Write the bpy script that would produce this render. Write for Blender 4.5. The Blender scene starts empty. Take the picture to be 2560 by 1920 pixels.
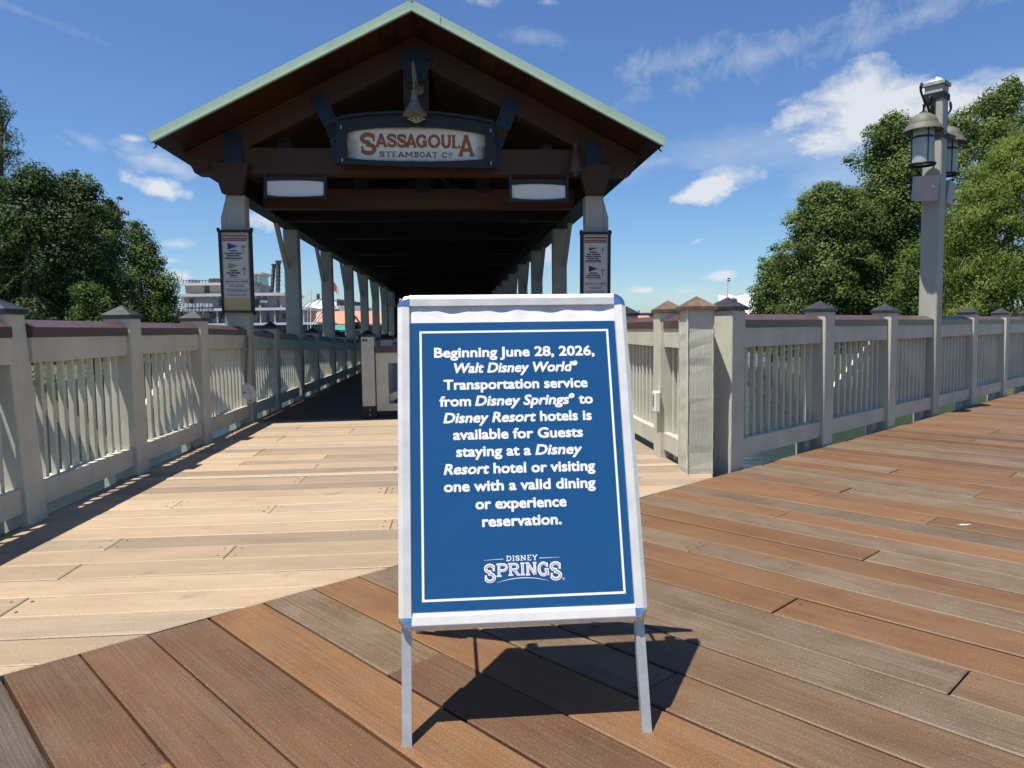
import bpy, math, random
import numpy as np
from mathutils import Matrix, Vector
R_ = math.radians
random.seed(7)
scene = bpy.context.scene
COL = scene.collection

# ------------------------------------------------------------------ camera
F_PX, CX, CY, EYE = 1830.0, 1280.0, 960.0, 1.05
roll, pitch, yaw = R_(0.75), R_(4.278649), R_(4.524627)
fwd = Vector((math.sin(yaw)*math.cos(pitch), math.cos(yaw)*math.cos(pitch), -math.sin(pitch)))
r0 = Vector((math.cos(yaw), -math.sin(yaw), 0)); d0 = fwd.cross(r0)
rgt = math.cos(roll)*r0 + math.sin(roll)*d0
dwn = -math.sin(roll)*r0 + math.cos(roll)*d0
EYEP = Vector((0, 0, EYE))
cam_d = bpy.data.cameras.new('camera'); cam = bpy.data.objects.new('camera', cam_d); COL.objects.link(cam)
cam_d.sensor_width = 36; cam_d.lens = 36*F_PX/2560; cam_d.clip_start = 0.02; cam_d.clip_end = 3000
cam.matrix_world = Matrix(((rgt.x, -dwn.x, -fwd.x, 0), (rgt.y, -dwn.y, -fwd.y, 0), (rgt.z, -dwn.z, -fwd.z, EYE), (0, 0, 0, 1)))
scene.camera = cam

def ray(px, py): return fwd + rgt*((px-CX)/F_PX) + dwn*((py-CY)/F_PX)
def atY(px, py, Y):
    v = ray(px, py); return EYEP + v*(Y/v.y)
def atD(px, py, D): return EYEP + ray(px, py)*D      # D metres in front of the viewer

# ------------------------------------------------------------------ light
SUN = Vector((-0.27, -0.18, 1.0)).normalized()
elev = math.asin(SUN.z); az = math.atan2(SUN.x, SUN.y)
sd = bpy.data.lights.new('sun', 'SUN'); sd.energy = 5.0; sd.angle = R_(0.53); sd.color = (1.0, 0.945, 0.85)
so = bpy.data.objects.new('sun', sd); COL.objects.link(so)
so.rotation_euler = SUN.to_track_quat('Z', 'Y').to_euler(); so.location = (-30, -20, 80)
world = bpy.data.worlds.new('World'); scene.world = world; world.use_nodes = True
wt = world.node_tree; wn = wt.nodes; wl = wt.links
for n_ in list(wn): wn.remove(n_)
def WN(t, **k):
    n_ = wn.new(t)
    for a, b in k.items(): setattr(n_, a, b)
    return n_
sky = WN('ShaderNodeTexSky'); sky.sky_type = 'NISHITA'; sky.sun_disc = False
sky.sun_elevation = elev; sky.sun_rotation = az; sky.altitude = 0; sky.air_density = 1.0; sky.dust_density = 0.35; sky.ozone_density = 1.6
SKY_STRENGTH = 0.066
def wmath(op, a, b=None, c=None):
    m = WN('ShaderNodeMath', operation=op)
    for i, v in enumerate((a, b, c)):
        if v is None: continue
        if isinstance(v, (int, float)): m.inputs[i].default_value = v
        else: wl.new(v, m.inputs[i])
    return m.outputs[0]
tc = WN('ShaderNodeTexCoord').outputs['Generated']
def wdot(vec, c):
    m = WN('ShaderNodeVectorMath', operation='DOT_PRODUCT'); wl.new(vec, m.inputs[0]); m.inputs[1].default_value = c
    return m.outputs['Value']
def wnoise(scale, detail, rough, stretch=(1, 1, 1), dist=0.0, off=(0, 0, 0), rot=(0, 0, 0)):
    mp = WN('ShaderNodeMapping'); wl.new(tc, mp.inputs[0]); mp.inputs['Scale'].default_value = stretch
    mp.inputs['Location'].default_value = off; mp.inputs['Rotation'].default_value = rot
    n_ = WN('ShaderNodeTexNoise'); wl.new(mp.outputs[0], n_.inputs['Vector'])
    n_.inputs['Scale'].default_value = scale; n_.inputs['Detail'].default_value = detail; n_.inputs['Roughness'].default_value = rough
    n_.inputs['Distortion'].default_value = dist
    return n_.outputs['Fac']
puff = wnoise(16, 9, 0.6, (1, 1, 1.7), 0.25)
big = wnoise(6, 6, 0.62, (1, 1, 2.4), 0.5, (3, 1, 5))
wisp = wnoise(20, 9, 0.72, (1, 1, 0.9), 0.35, (1, 7, 2), (0.3, 0.5, 0.9))
UPZ = Vector((0, 0, 1))
def cloud(px, py, rx, ry, amp, nz, gain, tilt=0.0, bias=0.0):
    c = ray(px, py).normalized(); ex = c.cross(UPZ).normalized(); ey = ex.cross(c)
    t_ = R_(tilt); a = ex*math.cos(t_)+ey*math.sin(t_); b = ey*math.cos(t_)-ex*math.sin(t_)
    rx /= F_PX; ry /= F_PX
    u = wdot(tc, a/rx); v = wdot(tc, b/ry); w_ = wmath('MULTIPLY', wmath('SUBTRACT', wdot(tc, c), 1.0), 12.0)
    cb = WN('ShaderNodeCombineXYZ')
    for i, s_ in enumerate((u, v, w_)): wl.new(s_, cb.inputs[i])
    ln = WN('ShaderNodeVectorMath', operation='LENGTH'); wl.new(cb.outputs[0], ln.inputs[0])
    m = wmath('SUBTRACT', 1.0+bias, ln.outputs['Value'])
    m = wmath('ADD', m, wmath('MULTIPLY', wmath('SUBTRACT', nz, 0.5), amp))
    k = WN('ShaderNodeClamp'); wl.new(wmath('MULTIPLY', m, gain), k.inputs[0])
    return k.outputs[0]
CL = [cloud(2150, 270, 130, 66, 3.0, puff, 1.2, 12, .4), cloud(2045, 315, 60, 30, 3.6, puff, .8, 40, .2), cloud(2240, 240, 90, 44, 3.0, puff, 1.0, 10, .3), cloud(2430, 250, 190, 52, 3.2, puff, 1.0, 4, .3), cloud(2330, 370, 300, 80, 3.0, big, 0.4, 0, .05),
      cloud(400, 472, 62, 22, 4.2, puff, 1.5, -14, .25), cloud(375, 400, 56, 24, 5.0, puff, 0.45, -14, .1), cloud(435, 420, 40, 18, 5.0, puff, 0.35, -20, .1), cloud(215, 352, 34, 14, 4.4, puff, 0.25, -25), cloud(170, 358, 24, 8, 4.4, puff, 0.2, -25),
      cloud(335, 346, 22, 8, 3.5, puff, 0.6, 0, .1), cloud(1750, 478, 70, 22, 4.2, puff, 1.5, 8, .25), cloud(1840, 442, 100, 28, 4.6, puff, 0.55, 10, .1),
      cloud(665, 552, 60, 24, 4.2, puff, 0.8, -20, .1), cloud(440, 610, 44, 12, 4.2, puff, 0.5), cloud(450, 690, 30, 14, 3.8, puff, 0.8), cloud(425, 650, 26, 6, 3.8, puff, 0.5),
      cloud(1812, 690, 42, 12, 3.6, puff, 1.4, 0, .2), cloud(1608, 724, 30, 8, 3.6, puff, 1.0, 0, .2), cloud(1712, 727, 30, 6, 3.6, puff, 0.6), cloud(1372, 632, 30, 36, 2.6, puff, 0.6), cloud(1740, 604, 22, 5, 3, puff, .5, 25),
      cloud(1930, 125, 380, 40, 5.0, wisp, 0.24, 13), cloud(1680, 160, 180, 34, 5.0, wisp, 0.24, 8), cloud(2280, 45, 300, 30, 5.0, wisp, 0.22, 12),
      cloud(1340, 92, 60, 16, 5.0, wisp, 0.16, -8), cloud(1200, 2, 40, 14, 4.0, wisp, 0.45), cloud(1370, 4, 26, 12, 4.0, wisp, 0.4), cloud(60, 30, 130, 10, 4.6, wisp, 0.14, -12),
      cloud(1950, 375, 430, 60, 3.4, big, 0.28), cloud(1640, 405, 200, 18, 4.6, wisp, 0.22, 8), cloud(1650, 745, 420, 30, 3.4, big, 0.25)]
m = CL[0]
for c in CL[1:]: m = wmath('MAXIMUM', m, c)
m = wmath('MULTIPLY', m, 0.93)
hsv = WN('ShaderNodeHueSaturation'); wl.new(sky.outputs[0], hsv.inputs['Color']); hsv.inputs['Saturation'].default_value = 1.06; hsv.inputs['Hue'].default_value = 0.505
SC = WN('ShaderNodeMix', data_type='RGBA'); wl.new(m, SC.inputs[0]); tint = WN('ShaderNodeMix', data_type='RGBA', blend_type='MULTIPLY'); tint.inputs[0].default_value = 1.0; wl.new(hsv.outputs[0], tint.inputs[6]); tint.inputs[7].default_value = (0.70, 0.91, 1.12, 1)   # camera white balance
wl.new(tint.outputs[2], SC.inputs[6]); SC.inputs[7].default_value = (6.5, 6.8, 7.1, 1)
bg = WN('ShaderNodeBackground'); wl.new(SC.outputs[2], bg.inputs[0]); bg.inputs[1].default_value = SKY_STRENGTH
wo = WN('ShaderNodeOutputWorld'); wl.new(bg.outputs[0], wo.inputs[0])
vs = scene.view_settings; vs.view_transform = 'Standard'; vs.look = 'None'; vs.exposure = 0.85; vs.gamma = 1.0; vs.use_curve_mapping = False
scene.cycles.max_bounces = 6; scene.cycles.diffuse_bounces = 3

# ------------------------------------------------------------------ materials
MATS = {}
class NM:
    def __init__(s, name):
        s.m = bpy.data.materials.new(name); s.m.use_nodes = True; s.t = s.m.node_tree; s.n = s.t.nodes; s.l = s.t.links
        s.b = s.n['Principled BSDF']; MATS[name] = s.m
    def N(s, t, **k):
        x = s.n.new(t)
        for a, b in k.items():
            if hasattr(x, a): setattr(x, a, b)
            else: s.put(x.inputs[a], b)
        return x
    def put(s, i, v):
        if isinstance(v, bpy.types.NodeSocket): s.l.new(v, i)
        else: i.default_value = v
    def math(s, op, a, b=0.0, c=None):
        x = s.n.new('ShaderNodeMath'); x.operation = op; s.put(x.inputs[0], a); s.put(x.inputs[1], b)
        if c is not None: s.put(x.inputs[2], c)
        return x.outputs[0]
    def obj(s): return s.n.new('ShaderNodeTexCoord').outputs['Object']
    def rnd(s): return s.n.new('ShaderNodeObjectInfo').outputs['Random']
    def vec(s, v, scale=(1, 1, 1), off=None):
        x = s.n.new('ShaderNodeMapping'); s.l.new(v, x.inputs[0]); x.inputs['Scale'].default_value = scale
        if off is not None: s.put(x.inputs['Location'], off)
        return x.outputs[0]
    def noise(s, v, scale, detail=4, rough=0.55, dist=0.0):
        x = s.n.new('ShaderNodeTexNoise'); s.l.new(v, x.inputs['Vector']); x.inputs['Scale'].default_value = scale
        x.inputs['Detail'].default_value = detail; x.inputs['Roughness'].default_value = rough; x.inputs['Distortion'].default_value = dist
        return x.outputs['Fac']
    def ramp(s, f, *st):
        x = s.n.new('ShaderNodeValToRGB'); s.l.new(f, x.inputs[0]); e = x.color_ramp.elements
        while len(e) < len(st): e.new(0.5)
        for i, (p, c) in enumerate(st): e[i].position = p; e[i].color = tuple(c)+(1,) if len(c) == 3 else c
        return x.outputs[0]
    def mix(s, f, a, b, mode='MIX'):
        x = s.n.new('ShaderNodeMix'); x.data_type = 'RGBA'; x.blend_type = mode
        s.put(x.inputs[0], f)
        for i, v in ((6, a), (7, b)): s.put(x.inputs[i], v if isinstance(v, bpy.types.NodeSocket) else tuple(v)+(1,))
        return x.outputs[2]
    def bump(s, h, strength=0.3, dist=0.01):
        x = s.n.new('ShaderNodeBump'); s.l.new(h, x.inputs['Height']); x.inputs['Strength'].default_value = strength; x.inputs['Distance'].default_value = dist
        s.l.new(x.outputs[0], s.b.inputs['Normal'])
    def out(s, col=None, rough=None, metal=None, spec=None):
        for k, v in (('Base Color', col), ('Roughness', rough), ('Metallic', metal), ('Specular IOR Level', spec)):
            if v is None: continue
            if isinstance(v, tuple) and len(v) == 3: v = v+(1,)
            s.put(s.b.inputs[k], v)
        return s.m

def plank_mat(name, base, alt, wear, specks=(0.75, 0.68, 0.6), speck=0.32, wearamt=0.5):
    base, alt, wear, specks = [tuple(x*k_ for x in c_) for c_, k_ in ((base, .76), (alt, .76), (wear, .74), (specks, .7))]
    a = NM(name); o = a.obj(); r = a.rnd()
    cb = a.N('ShaderNodeCombineXYZ'); a.l.new(a.math('MULTIPLY', r, 37.0), cb.inputs[0]); a.l.new(a.math('MULTIPLY', r, 91.0), cb.inputs[1])
    v = a.vec(o, (1, 1, 1), cb.outputs[0])
    big = a.noise(a.vec(v, (0.9, 3.0, 3)), 2.2, 4, 0.6, 0.4)
    grain = a.noise(a.vec(v, (0.35, 34, 34)), 5.0, 5, 0.62, 0.15)
    fine = a.noise(a.vec(v, (70, 90, 60)), 2.4, 3, 0.8)
    sp = a.noise(a.vec(v, (70, 110, 80)), 2.2, 2, 0.75)
    dirt = a.noise(a.vec(v, (1.2, 1.6, 1)), 3.0, 5, 0.65)
    c = a.mix(a.ramp(big, (0.34, (0, 0, 0)), (0.68, (1, 1, 1))), base, alt)
    c = a.mix(a.math('MULTIPLY', a.ramp(a.math('ADD', a.math('MULTIPLY', grain, 0.5), a.math('MULTIPLY', dirt, 0.5)), (0.44, (0, 0, 0)), (0.6, (1, 1, 1))), wearamt), c, wear)
    c = a.mix(1.0, c, a.ramp(grain, (0.3, (0.88, 0.87, 0.86)), (0.62, (1.06, 1.06, 1.06))), 'MULTIPLY')
    c = a.mix(1.0, c, a.ramp(fine, (0.34, (0.70, 0.68, 0.66)), (0.66, (1.28, 1.27, 1.25))), 'MULTIPLY')
    tone = a.math('MULTIPLY_ADD', r, 0.34, 0.83)
    tc_ = a.N('ShaderNodeCombineColor'); [a.l.new(tone, tc_.inputs[i]) for i in range(3)]
    c = a.mix(1.0, c, tc_.outputs[0], 'MULTIPLY')
    c = a.mix(a.math('MULTIPLY', a.ramp(sp, (0.64, (0, 0, 0)), (0.70, (1, 1, 1))), speck), c, specks)
    sm = a.ramp(dirt, (0.60, (0, 0, 0)), (0.74, (1, 1, 1)))
    c = a.mix(a.math('MULTIPLY', sm, 0.55), c, (0.105, 0.075, 0.058))
    a.bump(a.math('ADD', a.math('MULTIPLY', grain, 0.7), a.math('MULTIPLY', fine, 0.45)), 0.35, 0.004)
    return a.out(c, a.math('MULTIPLY_ADD', grain, 0.3, 0.42), spec=0.35)
plank_mat('plank_orange', (0.190, 0.095, 0.037), (0.136, 0.064, 0.027), (0.175, 0.116, 0.066), wearamt=0.5)
plank_mat('plank_brown', (0.145, 0.073, 0.034), (0.098, 0.047, 0.024), (0.150, 0.105, 0.070), wearamt=0.5)
plank_mat('plank_tan', (0.170, 0.100, 0.051), (0.120, 0.068, 0.036), (0.195, 0.140, 0.09), wearamt=0.5)
plank_mat('plank_grey', (0.150, 0.100, 0.056), (0.110, 0.071, 0.040), (0.205, 0.160, 0.115), speck=0.5, wearamt=0.7)
plank_mat('plank_slate', (0.082, 0.062, 0.049), (0.060, 0.046, 0.037), (0.135, 0.108, 0.086), speck=0.4, wearamt=0.6)
plank_mat('plank_pale', (0.435, 0.325, 0.215), (0.345, 0.255, 0.170), (0.42, 0.335, 0.245), (0.7, 0.62, 0.5), 0.4, wearamt=0.6)
plank_mat('plank_pale_grey', (0.375, 0.290, 0.205), (0.305, 0.235, 0.168), (0.40, 0.33, 0.25), (0.7, 0.62, 0.5), 0.5, wearamt=0.65)

plank_mat('plank_pale_dark', (0.33, 0.25, 0.175), (0.265, 0.20, 0.142), (0.36, 0.295, 0.215), (0.7, 0.62, 0.5), 0.4, wearamt=0.6)
plank_mat('plank_roof_shade', (0.10, 0.055, 0.032), (0.065, 0.036, 0.022), (0.12, 0.08, 0.055), speck=0.2, wearamt=0.4)  # dark version of the pale deck; the roof's shade is put into the colour
def simple(name, col, rough=0.5, metal=0.0, var=0.12, scale=6.0, bump=0.0, bscale=60, spec=0.5):
    col = tuple(x*.8 for x in col)
    a = NM(name); o = a.obj(); nz = a.noise(o, scale, 5, 0.6)
    c = a.mix(1.0, col, a.ramp(nz, (0.3, (1-var,)*3), (0.7, (1+var,)*3)), 'MULTIPLY')
    if bump: a.bump(a.noise(o, bscale, 4, 0.6), bump, 0.003)
    return a.out(c, a.math('MULTIPLY_ADD', nz, 0.15, rough-0.07), metal, spec)
def paint_wood(name, col, grain=0.35, axis='Z', dirty=0.15):
    a = NM(name); o = a.obj(); sc = {'Z': (42, 42, 3.2), 'X': (3.2, 42, 42)}[axis]
    warp = a.noise(a.vec(o, tuple(x*0.2 for x in sc)), 1.0, 3, 0.5)
    g = a.noise(a.vec(o, sc), 1.6, 6, 0.66, 1.4); d_ = a.noise(o, 3.5, 6, 0.65)
    w = a.N('ShaderNodeTexWave'); w.bands_direction = 'X' if axis == 'Z' else 'Z'; a.l.new(a.vec(o, (1, 1, 0.16) if axis == 'Z' else (0.16, 1, 1)), w.inputs[0])
    w.inputs['Scale'].default_value = 22; w.inputs['Distortion'].default_value = 9; w.inputs['Detail'].default_value = 3; w.inputs['Detail Scale'].default_value = 1.1
    c = a.mix(1.0, col, a.ramp(d_, (0.35, (1-dirty,)*3), (0.6, (1.03, 1.03, 1.03))), 'MULTIPLY')
    c = a.mix(1.0, c, a.ramp(g, (0.30, (0.94, 0.935, 0.92)), (0.5, (1, 1, 1))), 'MULTIPLY')
    a.bump(a.math('ADD', a.math('MULTIPLY', g, 0.8), a.math('MULTIPLY', w.outputs['Fac'], 0.35)), grain, 0.006)
    return a.out(c, 0.58, spec=0.35)
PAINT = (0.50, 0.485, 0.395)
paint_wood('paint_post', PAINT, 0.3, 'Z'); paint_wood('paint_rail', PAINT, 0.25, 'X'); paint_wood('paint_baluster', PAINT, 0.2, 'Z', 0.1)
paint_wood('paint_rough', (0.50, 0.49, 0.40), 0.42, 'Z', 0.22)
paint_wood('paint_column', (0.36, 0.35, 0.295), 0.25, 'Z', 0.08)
simple('screw_plug', (0.13, 0.075, 0.045), 0.6, var=.2)
simple('strip_pale', (0.40, 0.325, 0.245), 0.6, var=.12, scale=20)
simple('brown_cap', (0.095, 0.052, 0.045), 0.36, var=0.25, scale=9, bump=0.1)
def patina(name, edge):
    a = NM(name); o = a.obj(); nz = a.noise(o, 9, 6, 0.65); r = a.rnd()
    c = a.ramp(nz, (0.3, (0.014, 0.0145, 0.016)), (0.62, (0.042, 0.040, 0.040)), (0.8, edge))
    return a.out(c, 0.42, 0.35)
patina('cap_dark', (0.11, 0.10, 0.09)); patina('cap_rust', (0.26, 0.13, 0.07))
a = NM('cap_copper'); nz = a.noise(a.obj(), 14, 6, 0.7); a.out(a.ramp(nz, (0.3, (0.10, 0.07, 0.055)), (0.55, (0.20, 0.13, 0.085)), (0.75, (0.34, 0.17, 0.09))), 0.4, 0.4)
a = NM('cap_verdigris'); nz = a.noise(a.obj(), 16, 6, 0.7); a.out(a.ramp(nz, (0.35, (0.12, 0.09, 0.08)), (0.55, (0.32, 0.36, 0.30)), (0.75, (0.55, 0.6, 0.5))), 0.55, 0.1)
def stained(name, c0, c1, axis):
    c0, c1 = tuple(x*.62 for x in c0), tuple(x*.68 for x in c1)
    a = NM(name); o = a.obj(); sc = {'Y': (30, 1.5, 30), 'X': (1.5, 30, 30), 'Z': (30, 30, 1.5)}[axis]; r = a.rnd()
    cb = a.N('ShaderNodeCombineXYZ'); a.l.new(a.math('MULTIPLY', r, 37.0), cb.inputs[0]); a.l.new(a.math('MULTIPLY', r, 91.0), cb.inputs[2])
    g = a.noise(a.vec(a.vec(o, (1, 1, 1), cb.outputs[0]), sc), 1.5, 6, 0.62, 0.6); big = a.noise(a.vec(o, (1, 1, 1), cb.outputs[0]), 2.2, 4, 0.6)
    c = a.mix(a.math('ADD', a.math('MULTIPLY', g, 0.6), a.math('MULTIPLY', big, 0.5)), c0, c1)
    c = a.mix(1.0, c, a.ramp(a.math('MULTIPLY_ADD', r, 0.8, 0.1), (0, (0.6, 0.58, 0.56)), (1, (1.4, 1.35, 1.25))), 'MULTIPLY')
    a.bump(g, 0.25, 0.004)
    return a.out(c, 0.5, spec=0.3)
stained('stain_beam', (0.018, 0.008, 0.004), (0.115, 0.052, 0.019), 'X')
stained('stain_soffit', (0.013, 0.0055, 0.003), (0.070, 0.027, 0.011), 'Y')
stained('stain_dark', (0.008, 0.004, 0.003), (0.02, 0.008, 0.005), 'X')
stained('joist_wood', (0.16, 0.09, 0.045), (0.34, 0.20, 0.10), 'X')
simple('blue_steel', (0.009, 0.022, 0.042), 0.45, 0.2, 0.3, 8, 0.1)
simple('black_steel', (0.012, 0.013, 0.015), 0.5, 0.3, 0.25, 8)
simple('navy_frame', (0.012, 0.012, 0.014), 0.5, 0.1, 0.25, 6, 0.1)
simple('green_metal', (0.50, 0.66, 0.50), 0.42, 0.1, 0.05, 3)
simple('shingle', (0.30, 0.42, 0.33), 0.45, 0.1, 0.1, 3)
simple('lamp_tan', (0.235, 0.205, 0.165), 0.8, 0.0, 0.12, 12)
simple('lantern_olive', (0.125, 0.118, 0.088), 0.65, 0.0, 0.25, 14, 0.08)
simple('white_plastic', (0.78, 0.76, 0.70), 0.35, var=0.03)
simple('white_panel', (0.82, 0.82, 0.79), 0.6, var=0.04)
simple('speaker_grey', (0.47, 0.43, 0.40), 0.5, var=0.05)
simple('black_rubber', (0.015, 0.015, 0.016), 0.7, var=0.2)
simple('rust_red', (0.12, 0.048, 0.032), 0.6, 0.1, 0.4, 18)
simple('rope_tan', (0.30, 0.22, 0.12), 0.8, var=0.4, scale=60)
simple('sign_tan', (0.52, 0.40, 0.17), 0.55, var=0.08)
simple('sign_face', (0.62, 0.59, 0.53), 0.55, var=0.03)
simple('sign_red', (0.27, 0.035, 0.03), 0.55, var=0.05)
simple('flag_blue', (0.02, 0.045, 0.22), 0.6, var=0.02); simple('flag_green', (0.20, 0.36, 0.06), 0.6, var=0.02)
simple('flag_yellow', (0.62, 0.50, 0.07), 0.6, var=0.02); simple('flag_purple', (0.035, 0.016, 0.13), 0.6, var=0.02)
simple('ink_dark', (0.04, 0.035, 0.035), 0.6, var=0.02); simple('ink_grey', (0.16, 0.15, 0.15), 0.6, var=0.02)
simple('ink_brown', (0.36, 0.125, 0.035), 0.6, var=0.08); simple('ink_maroon', (0.25, 0.085, 0.045), 0.6, var=0.08)
simple('boat_white', (0.72, 0.70, 0.68), 0.5, var=0.05, scale=1); simple('boat_grey', (0.27, 0.265, 0.30), 0.5, var=0.1, scale=0.6)
simple('boat_blue', (0.12, 0.14, 0.19), 0.5, var=0.1, scale=0.6); simple('boat_beige', (0.44, 0.40, 0.34), 0.6, var=0.08, scale=0.6)
simple('letter_white', (0.80, 0.82, 0.86), 0.4, var=0.02)
simple('dark_glass', (0.02, 0.03, 0.035), 0.12, var=0.2); simple('pale_glass', (0.30, 0.42, 0.40), 0.15, var=0.1)
simple('stack_grey', (0.07, 0.078, 0.082), 0.6, var=0.3, scale=3)
simple('orange_tile', (0.62, 0.24, 0.14), 0.6, var=0.1, scale=1); simple('green_awning', (0.04, 0.26, 0.19), 0.6, var=0.1, scale=1)
simple('dome_metal', (0.60, 0.61, 0.62), 0.4, 0.1, 0.12, 0.4); simple('tan_wall', (0.40, 0.33, 0.24), 0.7, var=0.1, scale=1)
simple('tent_white', (0.8, 0.8, 0.8), 0.6, var=0.04, scale=1)
simple('flag_red', (0.5, 0.06, 0.05), 0.7, var=0.1)
simple('bark', (0.12, 0.095, 0.07), 0.85, var=0.3, scale=8, bump=0.5, bscale=20)
# aluminium of the sign
a = NM('aluminium'); o = a.obj(); g = a.noise(a.vec(o, (2, 140, 140)), 3, 3, 0.6); s2 = a.noise(o, 14, 5, 0.6)
a.bump(g, 0.04, 0.001)
a.out(a.ramp(s2, (0.3, (0.60, 0.59, 0.555)), (0.7, (0.70, 0.69, 0.65))), a.math('MULTIPLY_ADD', s2, 0.18, 0.34), 0.35)
a = NM('leg_metal'); o = a.obj(); s2 = a.noise(o, 22, 5, 0.65); a.out(a.ramp(s2, (0.3, (0.38, 0.38, 0.375)), (0.7, (0.50, 0.50, 0.49))), 0.42, 0.55)
a = NM('chrome'); s2 = a.noise(a.obj(), 60, 4, 0.6); a.out((0.72, 0.74, 0.78), a.math('MULTIPLY_ADD', s2, 0.12, 0.06), 1.0)
a = NM('paper_white'); s2 = a.noise(a.vec(a.obj(), (1, 2.5, 1)), 9, 3, 0.5, 0.6); a.bump(s2, 0.35, 0.004); a.out((0.70, 0.685, 0.69), 0.32)
a = NM('poster_blue'); o = a.obj(); s2 = a.noise(a.vec(o, (1, 1.4, 1)), 5, 4, 0.6, 0.5); l2 = a.noise(a.vec(o, (1, 260, 1)), 3, 2, 0.5)
sc_ = a.noise(a.vec(o, (9, 60, 1)), 1.4, 3, 0.8, 2.0)
a.bump(s2, 0.12, 0.004); c = a.mix(s2, (0.0065, 0.058, 0.168), (0.009, 0.070, 0.192)); c = a.mix(1.0, c, a.ramp(l2, (0.3, (0.93,)*3), (0.7, (1.07,)*3)), 'MULTIPLY')
a.out(a.mix(a.math('MULTIPLY', a.ramp(sc_, (0.74, (0, 0, 0)), (0.78, (1, 1, 1))), 0.12), c, (0.4, 0.5, 0.7)), a.math('MULTIPLY_ADD', s2, 0.15, 0.22))
a = NM('poster_letter'); a.out((0.70, 0.70, 0.73), 0.32)
# steamboat sign face: aged cream with brown worn edge
a = NM('aged_cream'); o = a.obj(); sx = a.N('ShaderNodeSeparateXYZ'); a.l.new(o, sx.inputs[0])
ex = a.math('DIVIDE', a.math('ABSOLUTE', sx.outputs[0]), 0.80); ez = a.math('DIVIDE', a.math('ABSOLUTE', sx.outputs[2]), 0.20)
e = a.math('ADD', a.math('MAXIMUM', ex, ez), a.math('MULTIPLY', a.math('SUBTRACT', a.noise(o, 7, 6, 0.7), 0.5), 0.35))
a.out(a.mix(a.ramp(e, (0.80, (0, 0, 0)), (1.02, (1, 1, 1))), a.mix(a.noise(o, 5, 5, 0.6), (0.62, 0.585, 0.49), (0.74, 0.71, 0.63)), (0.16, 0.11, 0.06)), 0.6)
# glass of the lanterns
a = NM('lantern_glass'); s2 = a.noise(a.vec(a.obj(), (6, 6, 1)), 4, 4, 0.6)
tr = a.N('ShaderNodeBsdfTransparent'); mx = a.N('ShaderNodeMixShader'); a.l.new(a.math('MULTIPLY_ADD', s2, 0.5, 0.22), mx.inputs[0])
a.b.inputs['Base Color'].default_value = (0.50, 0.58, 0.56, 1); a.b.inputs['Roughness'].default_value = 0.15
a.l.new(tr.outputs[0], mx.inputs[1]); a.l.new(a.b.outputs[0], mx.inputs[2]); a.l.new(mx.outputs[0], a.n['Material Output'].inputs[0])
# water, banks
a = NM('water'); o = a.obj(); w1 = a.noise(a.vec(o, (1, 2.2, 1)), 2.2, 6, 0.62, 0.6); w2 = a.noise(o, 0.4, 3, 0.5)
a.bump(a.math('ADD', w1, w2), 0.6, 0.09); a.out(a.mix(w2, (0.010, 0.018, 0.014), (0.018, 0.028, 0.02)), 0.12, spec=0.6)
a = NM('grass'); o = a.obj(); g1 = a.noise(o, 1.3, 7, 0.7); a.bump(a.noise(o, 14, 4, 0.7), 0.8, 0.1)
a.out(a.ramp(g1, (0.3, (0.03, 0.055, 0.015)), (0.7, (0.09, 0.13, 0.035))), 0.9)
def leaf_mat(name, c0, c1, c2, trans=0.35, gloss=0.45):
    c0, c1, c2 = [tuple(x*.78 for x in c_) for c_ in (c0, c1, c2)]
    a = NM(name); at = a.N('ShaderNodeAttribute'); at.attribute_name = 'tint'
    c = a.ramp(at.outputs['Fac'], (0.0, c0), (0.5, c1), (1.0, c2))
    a.out(c, 0.65, spec=0.18)
    t = a.N('ShaderNodeBsdfTranslucent'); a.l.new(a.mix(1.0, c, (1.3, 1.5, 0.6), 'MULTIPLY'), t.inputs[0])
    mx = a.N('ShaderNodeMixShader'); mx.inputs[0].default_value = trans
    a.l.new(a.b.outputs[0], mx.inputs[1]); a.l.new(t.outputs[0], mx.inputs[2]); a.l.new(mx.outputs[0], a.n['Material Output'].inputs[0])
leaf_mat('leaf_maple', (0.050, 0.082, 0.022), (0.110, 0.160, 0.044), (0.215, 0.275, 0.085), 0.36)
leaf_mat('leaf_dark', (0.020, 0.042, 0.014), (0.050, 0.086, 0.026), (0.125, 0.17, 0.06), 0.28)
leaf_mat('leaf_mid', (0.035, 0.068, 0.016), (0.085, 0.14, 0.035), (0.17, 0.23, 0.06), 0.34)
leaf_mat('leaf_cypress', (0.08, 0.115, 0.024), (0.185, 0.24, 0.052), (0.33, 0.38, 0.10), 0.38, 0.6)
leaf_mat('leaf_cypress_dark', (0.03, 0.055, 0.018), (0.065, 0.105, 0.03), (0.12, 0.16, 0.05), 0.3, 0.6)
leaf_mat('leaf_red', (0.05, 0.022, 0.016), (0.09, 0.035, 0.024), (0.13, 0.06, 0.035), 0.3)
M = MATS

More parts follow.
